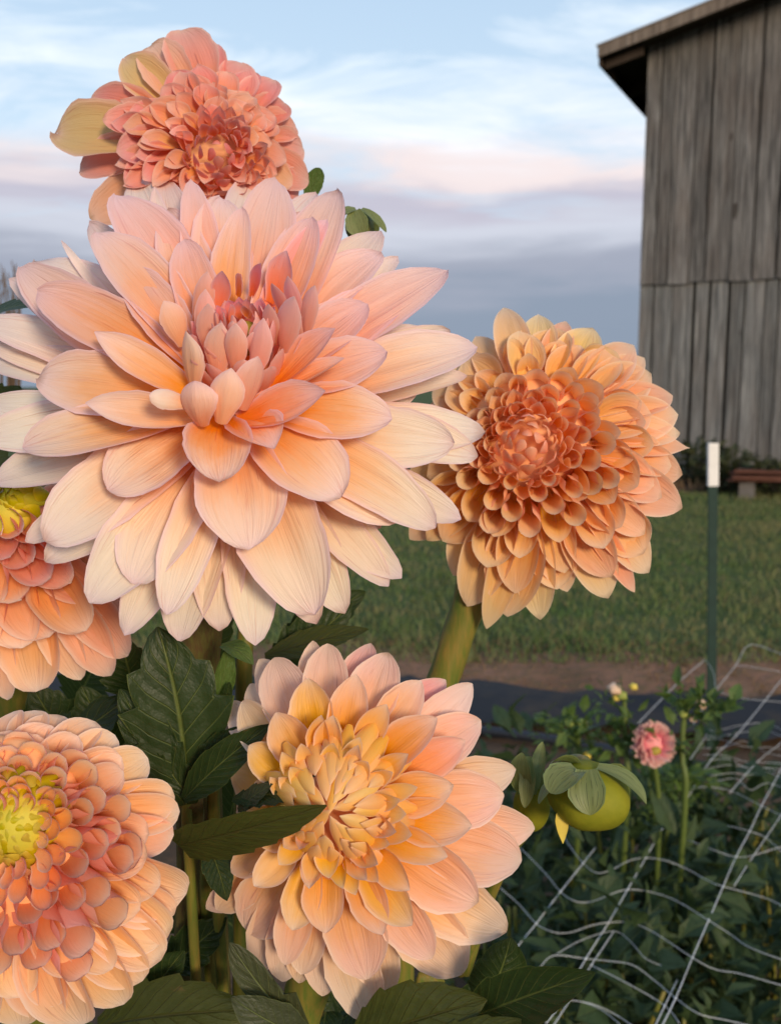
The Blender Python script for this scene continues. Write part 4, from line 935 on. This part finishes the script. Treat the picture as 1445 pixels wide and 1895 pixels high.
f4.rings(26, 0.78, 0.92, lambda k: 88, 0.50, 0.028, 0.2, lambda k, a: (0.15, 0.12*max(0, -math.sin(a)), 0.2*max(0, math.sin(a))), quill=1.4, pt=0.55, arch=0.04, skip=fr4, peak=0.5, nu=11, b0=0.4)
f4.rings(56, 0.42, 0.82, lambda k: 22+52*k, 0.66, 0.030, 1.0, lambda k, a: (0.45, 0.2*max(0, math.sin(a+0.5)), 0), quill=3.0, pt=0.55, arch=0.0, skip=fr4, off=0.006, nu=19, nv=22, peak=0.70, b0=0.55)
f4.rings(38, 0.24, 0.46, lambda k: 20+50*k, 0.62, 0.012, 0.3, lambda k, a: (0.0, 0.25 if math.sin(a) > 0.3 else 0.05, 0.35 if math.sin(a) < 0.3 else 0.0), quill=1.5, peak=0.5, pt=0.6, arch=-0.08, curl=0.10, off=0.007, nu=9, nv=9)
c0 = f4.bud_core(64, 92, (12, 1522), 0.036, 34, 50, lambda k: (0.0, max(0.0, k-0.6)*1.2, max(0.0, 0.8-k)), None, -1.45, -0.5, 0.04, lambda k: PM_LIME, pt=0.55)
spheroid('flower_eye', c0-f4.n*0.007, f4.n, 0.013, 0.007, M_CORELIME, f4.obj, lob=0.06)
spheroid('receptacle', f4.cd+f4.n*0.012, f4.n, 0.036, 0.012, M_CORER, f4.obj)
spheroid('calyx', f4.c-f4.n*0.008, f4.n, 0.022, 0.014, M_CORE, f4.obj)
tube('stem', G(60, 2150, 0.42)+[P(60, 2150, 0.42), P(50, 1900, 0.41), f4.c-f4.n*0.02], [0.008, 0.0085, 0.012], M_STEM, f4.obj, 12)

# ---- 5. coral dahlia at the top
O5 = [(311, 63), (352, 66), (372, 104), (400, 88), (445, 118), (470, 138), (505, 152), (530, 186), (548, 232), (565, 273), (570, 335), (555, 362), (520, 420), (420, 450), (300, 450), (171, 405), (142, 314), (98, 245), (164, 172), (228, 108), (268, 80)]
f5 = Flower('coral dahlia with loose greenish outer petals, topmost against the sky', (350, 262), 0.475, (0.16, 0.10, 0.98), PM_ROSE, (402, 273), 0.036, 0.004, O5)
f5.manual([(278, 78, 90, (.6, .1, .1), dict(pt=0.5)), (335, 60, 96, (.3, .35, .1), dict(pt=0.5)), (228, 106, 84, (.1, 0, .9), dict(ruf=0.04, pt=.8)), (164, 172, 74, (0, .4, 0)), (98, 245, 118, (.2, .0, .95), dict(pt=0.6, ruf=0.07, notch=0.06)), (142, 314, 86, (.1, .35, 0)), (171, 405, 90, (.2, .1, .3)), (372, 104, 60, (.1, .3, 0)), (400, 88, 50, (0, .5, 0)), (447, 118, 76, (.1, .2, .1)), (470, 138, 62, (0, .4, 0)), (507, 153, 72, (.1, .4, 0)), (530, 186, 68, (0, .5, 0)),
           (548, 232, 72, (.1, .2, .2)), (565, 273, 74, (0, .3, 0)), (570, 335, 74, (.1, .1, .1)), (539, 343, 66, (.1, 0, .6)), (555, 360, 66, (0, .3, 0)), (500, 400, 70), (300, 420, 80)],
          kb=0.30, sink=0.022, a0=1.0, a1=0.6, pt=0.64, arch=0.06, ruf=0.015)
f5.manual([(190, 222, 70, (0, .3, 0)), (320, 130, 70, (0, .6, 0)), (354, 136, 56, (0, .2, .3)), (276, 196, 66, (.1, .1, .2)), (327, 172, 50, (.1, .1, .2)), (260, 264, 52, (.1, .1, 0)), (215, 280, 76, (.1, .3, 0)), (230, 340, 70, (0, .4, 0)), (420, 130, 60), (470, 180, 62, (.1, 0, .2)), (510, 215, 62, (.1, .1, .1)), (530, 300, 60, (.1, .1, .2)), (265, 330, 60, (0, .4, 0)), (300, 160, 60, (.1, .3, .1)), (240, 200, 60, (0, .4, 0))],
          kb=0.38, sink=0.022, off=0.004, a0=1.3, a1=0.75, pt=0.68, arch=0.03)
f5.rings(54, 0.32, 0.78, lambda k: 24+38*k, 0.50, 0.013, 0.8, lambda k, a: (0.35*random.random(), 0.05+0.3*random.random(), 0.25*random.random()), quill=1.3, peak=0.4, pt=0.95, arch=0.02, nu=9, nv=13, off=0.004, jit=0.6, ruf=0.06)
f5.bud_core(50, 82, (402, 273), 0.037, 34, 62, lambda k: (0.35, 0.6-0.3*k, 0.0), None, -0.8, 0.6, 0.06, pt=0.95)
spheroid('receptacle', f5.cd+f5.n*0.009, f5.n, 0.028, 0.008, M_CORER, f5.obj)
spheroid('calyx', f5.c-f5.n*0.006, f5.n, 0.020, 0.014, M_CORE, f5.obj)
tube('stem', G(330, 900, 0.53)+[P(330, 900, 0.53), P(335, 600, 0.52), P(345, 420, 0.51), f5.c-f5.n*0.02], [0.0075, 0.0075, 0.008, 0.011], M_STEM, f5.obj, 12)

# ---- 6. rose and orange dahlia half hidden at the left edge
O6 = [(60, 860), (130, 930), (180, 1010), (234, 1120), (236, 1216), (204, 1254), (140, 1255), (82, 1264), (14, 1295), (-60, 1280), (-160, 1200), (-200, 1050), (-160, 920), (-60, 850)]
f6 = Flower('rose and orange dahlia half hidden behind the largest, at the left edge', (10, 1060), 0.455, (-0.12, 0.16, 0.97), PM_BALL, (15, 950), 0.040, 0.004, O6)
f6.manual([(204, 1254, 84, (.1, .25, 0)), (236, 1216, 90, (.1, .3, 0)), (150, 1258, 80, (.2, .2, 0)), (82, 1266, 128, (.1, 0, .15), dict(pt=0.5, curl=0.10)), (14, 1297, 62, (.2, .1, 0)), (234, 1130, 90, (0, .4, 0)), (-40, 1290, 90), (185, 1020, 90, (.2, .5, 0)), (130, 930, 80, (.2, .6, 0))],
          kb=0.35, sink=0.024, a0=1.2, a1=0.7, pt=0.62, arch=0.05, ruf=0.02)
f6.manual([(159, 1168, 100, (0, .15, .1)), (90, 1180, 120, (0, .0, .1)), (40, 1200, 110), (185, 1100, 90, (0, .5, 0)), (130, 1080, 84, (0, .6, 0)), (-30, 1200, 100)],
          kb=0.42, sink=0.028, off=0.006, quill=1.4, peak=0.5, pt=0.6, arch=0.03, ruf=0.02)
f6.manual([(40, 1110, 96), (-10, 1120, 90), (95, 1070, 80, (.1, .6, 0)), (120, 1020, 70, (.2, .7, 0)), (140, 970, 60, (.3, .7, 0)), (60, 1040, 70, (.2, .6, 0)), (20, 1030, 70, (.3, .6, 0)), (75, 990, 56, (.4, .6, 0)), (40, 985, 54, (.5, .5, 0)), (0, 990, 54, (.4, .5, 0)), (100, 940, 50, (.3, .6, 0))],
          kb=0.45, sink=0.024, off=0.010, quill=1.9, peak=0.5, pt=0.6, ruf=0.05, arch=0.0)
f6.bud_core(26, 50, (22, 915), 0.042, 34, 50, lambda k: (0.0, 0, 0.5), None, -1.3, -0.3, 0.05, lambda k: PM_LIME)
spheroid('flower_eye', f6.pt(0, 0.02, -0.004), f6.n, 0.011, 0.006, M_CORELIME, f6.obj)
spheroid('receptacle', f6.c+f6.n*0.004, f6.n, 0.026, 0.024, M_CORER, f6.obj)
tube('stem', G(30, 1500, 0.52)+[P(30, 1500, 0.52), P(25, 1300, 0.51), f6.c-f6.n*0.02], [0.008, 0.0085, 0.012], M_STEM, f6.obj, 12)

# ------------------------------------------------------------------ buds
def bud(label, cpx, d, rpx, hpx, axis, bracts, stem, mat=M_BUD, extra=None):
    c = P(*cpx, d); ax = camdir(*axis); sc = d/F_PX
    t = thing('dahlia_bud', label, 'bud', tuple(c), 'dahlia buds')
    spheroid('bud_body', c, ax, rpx*sc, hpx*sc, mat, t, 48, 18, 0.035)
    for (bx_, by_, bd, tx, ty, td, wpx, arch, kw) in bracts:
        b = P(bx_, by_, d-bd); tp = P(tx, ty, d-td)
        nh = ((b+tp)*0.5-c); k = dict(a0=0.5, a1=0.35, pt=0.7, arch=arch, b0=0.55, peak=0.5); k.update(kw)
        sheet('bract', b, tp, -nh.normalized() if kw.get('inw', False) else nh.normalized(), wpx*sc, mat=M_SEPAL, parent=t, **{q_: v_ for q_, v_ in k.items() if q_ != 'inw'})
    tube('stem', [P(x, y, d+dd) for x, y, dd in stem], 0.0035, M_STEM, t, 10)
    return t
b1 = bud('plump yellow-green dahlia bud with folded-back bracts, right of the golden dahlia', (1090, 1472), 0.40, 76, 58, (0.05, 1.0, 0.25),
    [(1085, 1425, 0.012, 1092, 1510, 0.021, 66, 0.10, dict(a0=-0.0+0.4, a1=0.5)), (1070, 1425, 0.010, 1018, 1468, 0.020, 66, 0.12, dict(pt=0.5)), (1105, 1420, 0.006, 1200, 1487, 0.014, 40, 0.10, dict(a1=0.6)),
     (1075, 1428, -0.004, 1020, 1415, -0.004, 52, 0.25, dict(pt=0.55)), (1060, 1432, 0.0, 1000, 1490, 0.008, 46, 0.14, {}), (1110, 1425, -0.012, 1165, 1450, -0.018, 50, 0.15, {})],
    [(1092, 1450, 0.0), (1080, 1412, 0.012), (1040, 1420, 0.03), (985, 1480, 0.05), (930, 1580, 0.07), (860, 1800, 0.09)])
sheet('bract', P(1040, 1506, 0.396), P(1042, 1562, 0.388), camdir(0.2, 0.2, 1), 27/F_PX*0.39, a0=0.4, a1=0.6, pt=1.0, b0=0.8, peak=0.2, mat=M_YEL, parent=b1, label='hanging yellow bract')
bud('narrow dark bud with upright curled bracts between the golden dahlia and plump bud', (985, 1490), 0.43, 34, 50, (0.1, 1, 0.1),
    [(985, 1470, 0.008, 1004, 1372, 0.0, 26, 0.05, dict(a1=0.9)), (972, 1470, 0.008, 962, 1395, 0.012, 44, 0.08, dict(curl=-0.1)), (975, 1400, 0.008, 972, 1495, 0.014, 30, 0.06, {}), (1000, 1470, 0.004, 1022, 1420, 0.006, 30, 0.1, {})],
    [(985, 1500, 0.0), (972, 1535, 0.01), (930, 1600, 0.03), (850, 1800, 0.06)])
bud('green bud with a drooping bract behind the top right of the largest dahlia', (666, 418), 0.47, 27, 30, (0.1, 1, 0.2),
    [(655, 390, 0.010, 668, 440, 0.012, 42, 0.06, {}), (668, 386, 0.006, 713, 431, 0.010, 22, 0.10, dict(a1=0.5)), (660, 388, 0.006, 628, 402, 0.008, 32, 0.12, {}), (690, 400, -0.004, 690, 440, -0.006, 26, 0.08, {})],
    [(640, 900, 0.05), (650, 600, 0.03), (662, 430, 0.0)], M_SEPAL)
tt = thing('dahlia_bud', 'single oval green bract beside the coral dahlia against the sky', 'bud', tuple(P(575, 370, 0.50)), 'dahlia buds')
sheet('bract', P(570, 372, 0.50), P(592, 310, 0.495), camdir(0.2, 0.1, 1), 34/F_PX*0.5, a0=0.3, a1=0.3, pt=0.55, b0=0.55, mat=LM_FRESH, parent=tt)
tube('stem', [P(540, 620, 0.53), P(555, 450, 0.51), P(570, 372, 0.50)], 0.0028, M_STEM, tt, 8)

# ------------------------------------------------------------------ dahlia foliage: each leaf a part of the plant it grows on
fol = thing('dahlia_foliage', 'dark toothed dahlia leaves and stems crowded below the flowers', 'foliage', tuple(P(360, 1500, 0.47)))
def leaf(bx_, by_, bd, tx, ty, td, wpx, mat=LM_DARK, nh=(0, 0.2, 1), parent=None, **kw):
    k = dict(a0=0.25, a1=0.25, pt=0.85, b0=0.25, peak=0.42, teeth=7, tooth=0.22, nu=9, nv=43, arch=0.04, ruf=0.04, ridge=0.02); k.update(kw)
    return sheet('leaf', P(bx_, by_, bd), P(tx, ty, td), camdir(*nh), wpx/F_PX*td, mat=mat, parent=parent or fol, **k)
# the big dark leaf in the middle, with its side lobes
leaf(345, 1490, .405, 292, 1160, .395, 240, LM_DARK, (0.1, 0.25, 1), tooth=0.34, teeth=5, bend=0.06, nv=61, nu=13)
leaf(345, 1470, .402, 222, 1275, .40, 110, LM_DARK, (-0.2, 0.3, 1), teeth=5)
leaf(340, 1480, .398, 500, 1340, .375, 76, LM_DARK, (0.3, 0.5, 0.9), teeth=4, tooth=0.10, a0=0.5, a1=0.4)
leaf(350, 1440, .403, 445, 1345, .395, 70, LM_DARK, (0.2, 0.4, 0.9), teeth=4)
leaf(300, 1440, .40, 250, 1390, .396, 70, LM_DARK, (-0.3, 0.4, 0.9), teeth=4)
# olive backlit leaf pointing at the golden heart
leaf(330, 1565, .375, 604, 1490, .330, 130, LM_OLIVE, (0.05, -0.4, 0.9), teeth=6, tooth=0.15, peak=0.30, b0=0.7, arch=0.05, bend=-0.05)
leaf(430, 1480, .372, 582, 1468, .340, 62, LM_DARK, (0, 0.6, 0.8), teeth=6, tooth=0.3)
leaf(440, 1500, .370, 505, 1452, .350, 46, LM_GREY, (0, 0.5, 0.8), teeth=3)
leaf(385, 1560, .388, 420, 1668, .372, 60, LM_DARK, (0.3, 0.2, 1), teeth=4, tooth=0.1)
# lower leaves
leaf(590, 1940, .37, 425, 1745, .362, 110, LM_GREY, (-0.2, 0.1, 1), teeth=2, tooth=0.55, peak=0.5)
leaf(570, 1920, .365, 428, 1845, .355, 84, LM_GREY, (-0.1, 0.4, 1), teeth=0, arch=0.08)
leaf(880, 1880, .36, 1100, 1800, .315, 118, LM_DARK, (0.15, 0.55, 0.85), teeth=3, tooth=0.10, peak=0.35, b0=0.6, a0=0.6, a1=0.5)
leaf(650, 1930, .37, 900, 1850, .345, 150, LM_OLIVE, (0.05, 0.5, 0.9), teeth=5, tooth=0.14, arch=0.07)
leaf(760, 1960, .35, 972, 1890, .335, 70, LM_OLIVE, (0.0, 0.6, 0.8), teeth=4)
leaf(895, 1860, .37, 945, 1735, .365, 120, LM_DARK, (0.2, 0.3, 0.9), teeth=3, tooth=0.1)
leaf(180, 1900, .42, 470, 1870, .40, 150, LM_OLIVE, (0.0, 0.5, 0.9), teeth=5, arch=0.1)
leaf(240, 1880, .43, 340, 1760, .42, 110, LM_DARK, (0.2, 0.4, 0.9), teeth=5)
# curled young leaf and the ones behind
leaf(400, 1310, .41, 425, 1190, .405, 42, LM_FRESH, (0.4, 0.0, 0.9), teeth=0, a0=1.0, a1=0.8)
leaf(408, 1196, .405, 470, 1232, .40, 44, LM_FRESH, (0.3, 0.8, 0.6), teeth=0, arch=0.16, a0=0.6)
leaf(410, 1310, .408, 425, 1262, .402, 26, LM_DARK, (0.3, 0.2, 0.9), teeth=2)
leaf(490, 1215, .47, 682, 1165, .46, 62, LM_OLIVE, (0, 0.6, 0.8), teeth=5, tooth=0.12)
leaf(500, 1240, .48, 650, 1120, .48, 110, LM_DARK, (0.1, 0.3, 0.9), teeth=5)
leaf(520, 1200, .50, 676, 1095, .50, 90, LM_DARK, (0.2, 0.4, 0.8), teeth=5)
leaf(60, 1420, .47, 240, 1290, .455, 120, LM_DARK, (0.1, 0.5, 0.9), teeth=6)
leaf(150, 1400, .48, 60, 1270, .47, 130, LM_DARK, (-0.1, 0.5, 0.9), teeth=6)
leaf(220, 1420, .47, 150, 1270, .46, 120, LM_DARK, (-0.1, 0.4, 0.9), teeth=6)
leaf(260, 1300, .47, 225, 1180, .46, 120, LM_DARK, (-0.1, 0.4, 0.9), teeth=6)
leaf(330, 1260, .48, 430, 1120, .47, 120, LM_DARK, (0.1, 0.3, 0.9), teeth=6)
leaf(300, 1800, .44, 420, 1700, .43, 90, LM_DARK, (0.1, 0.4, 0.9), teeth=5)
leaf(-40, 590, .50, 85, 560, .48, 60, LM_DARK, (0, 0.7, 0.7), teeth=4)
leaf(-80, 700, .52, 60, 640, .50, 90, LM_DARK, (0, 0.7, 0.7), teeth=5)
leaf(-90, 770, .52, 70, 730, .50, 90, LM_OLIVE, (0, 0.5, 0.8), teeth=5)
leaf(-100, 840, .53, 60, 900, .50, 110, LM_OLIVE, (0, 0.5, 0.8), teeth=5)
rr = random.Random(5)
for k in range(46): # the dim depth of the plant
    x, y = rr.uniform(-120, 660), rr.uniform(1180, 2000); d = rr.uniform(0.50, 0.68)
    if x > 480 and y < 1300: x -= 200
    an = rr.uniform(0, 6.28); L = rr.uniform(110, 190)
    leaf(x, y, d, x+L*math.cos(an), y+L*math.sin(an)*0.8, d-rr.uniform(0, .05), rr.uniform(80, 130), LM_DARK, (rr.uniform(-.4, .4), rr.uniform(0.1, 0.7), 0.8), teeth=5)
for k in range(14):
    x, y = rr.uniform(620, 900), rr.uniform(1820, 2100); d = rr.uniform(0.48, 0.6); an = rr.uniform(0, 6.28)
    leaf(x, y, d, x+130*math.cos(an), y+100*math.sin(an), d-.02, 100, LM_DARK, (rr.uniform(-.4, .4), rr.uniform(0.2, 0.7), 0.8), teeth=5)
for pts, r, m in [([(445, 1900, .50), (448, 1500, .49), (452, 1230, .48), (456, 1150, .48)], .0045, M_STEM), ([(330, 2100, .46), (345, 1800, .45), (352, 1560, .44), (350, 1470, .41)], .0068, M_STEMB),
                  ([(400, 1900, .46), (385, 1700, .45), (388, 1560, .40)], .004, M_STEM), ([(395, 1480, .42), (398, 1330, .41), (402, 1300, .41)], .003, M_STEM), ([(700, 2000, .47), (790, 1830, .45), (800, 1790, .45)], .007, M_STEM),
                  ([(345, 1495, .408), (350, 1400, .405)], .0025, M_STEM), ([(620, 2000, .42), (470, 1950, .41)], .003, M_STEM)]:
    tube('stem', G(*pts[0])+[P(*p) for p in pts], r, m, fol, 10)

# dry grass heads beyond the flowers at the left edge
far = thing('dry_grass', 'pale dry grass tuft showing above the leaves at the left edge', 'grass', tuple(P(8, 620, 3.0)))
for k in range(26):
    x = rr.uniform(-40, 40); d = 3.0+rr.uniform(-.2, .2)
    tube('stalk', [P(x, 760, d), P(x+rr.uniform(-8, 8), 600, d), P(x+rr.uniform(-22, 22), rr.uniform(480, 540), d)], [0.004, 0.003, 0.0012], M_STRAW, far, 4)
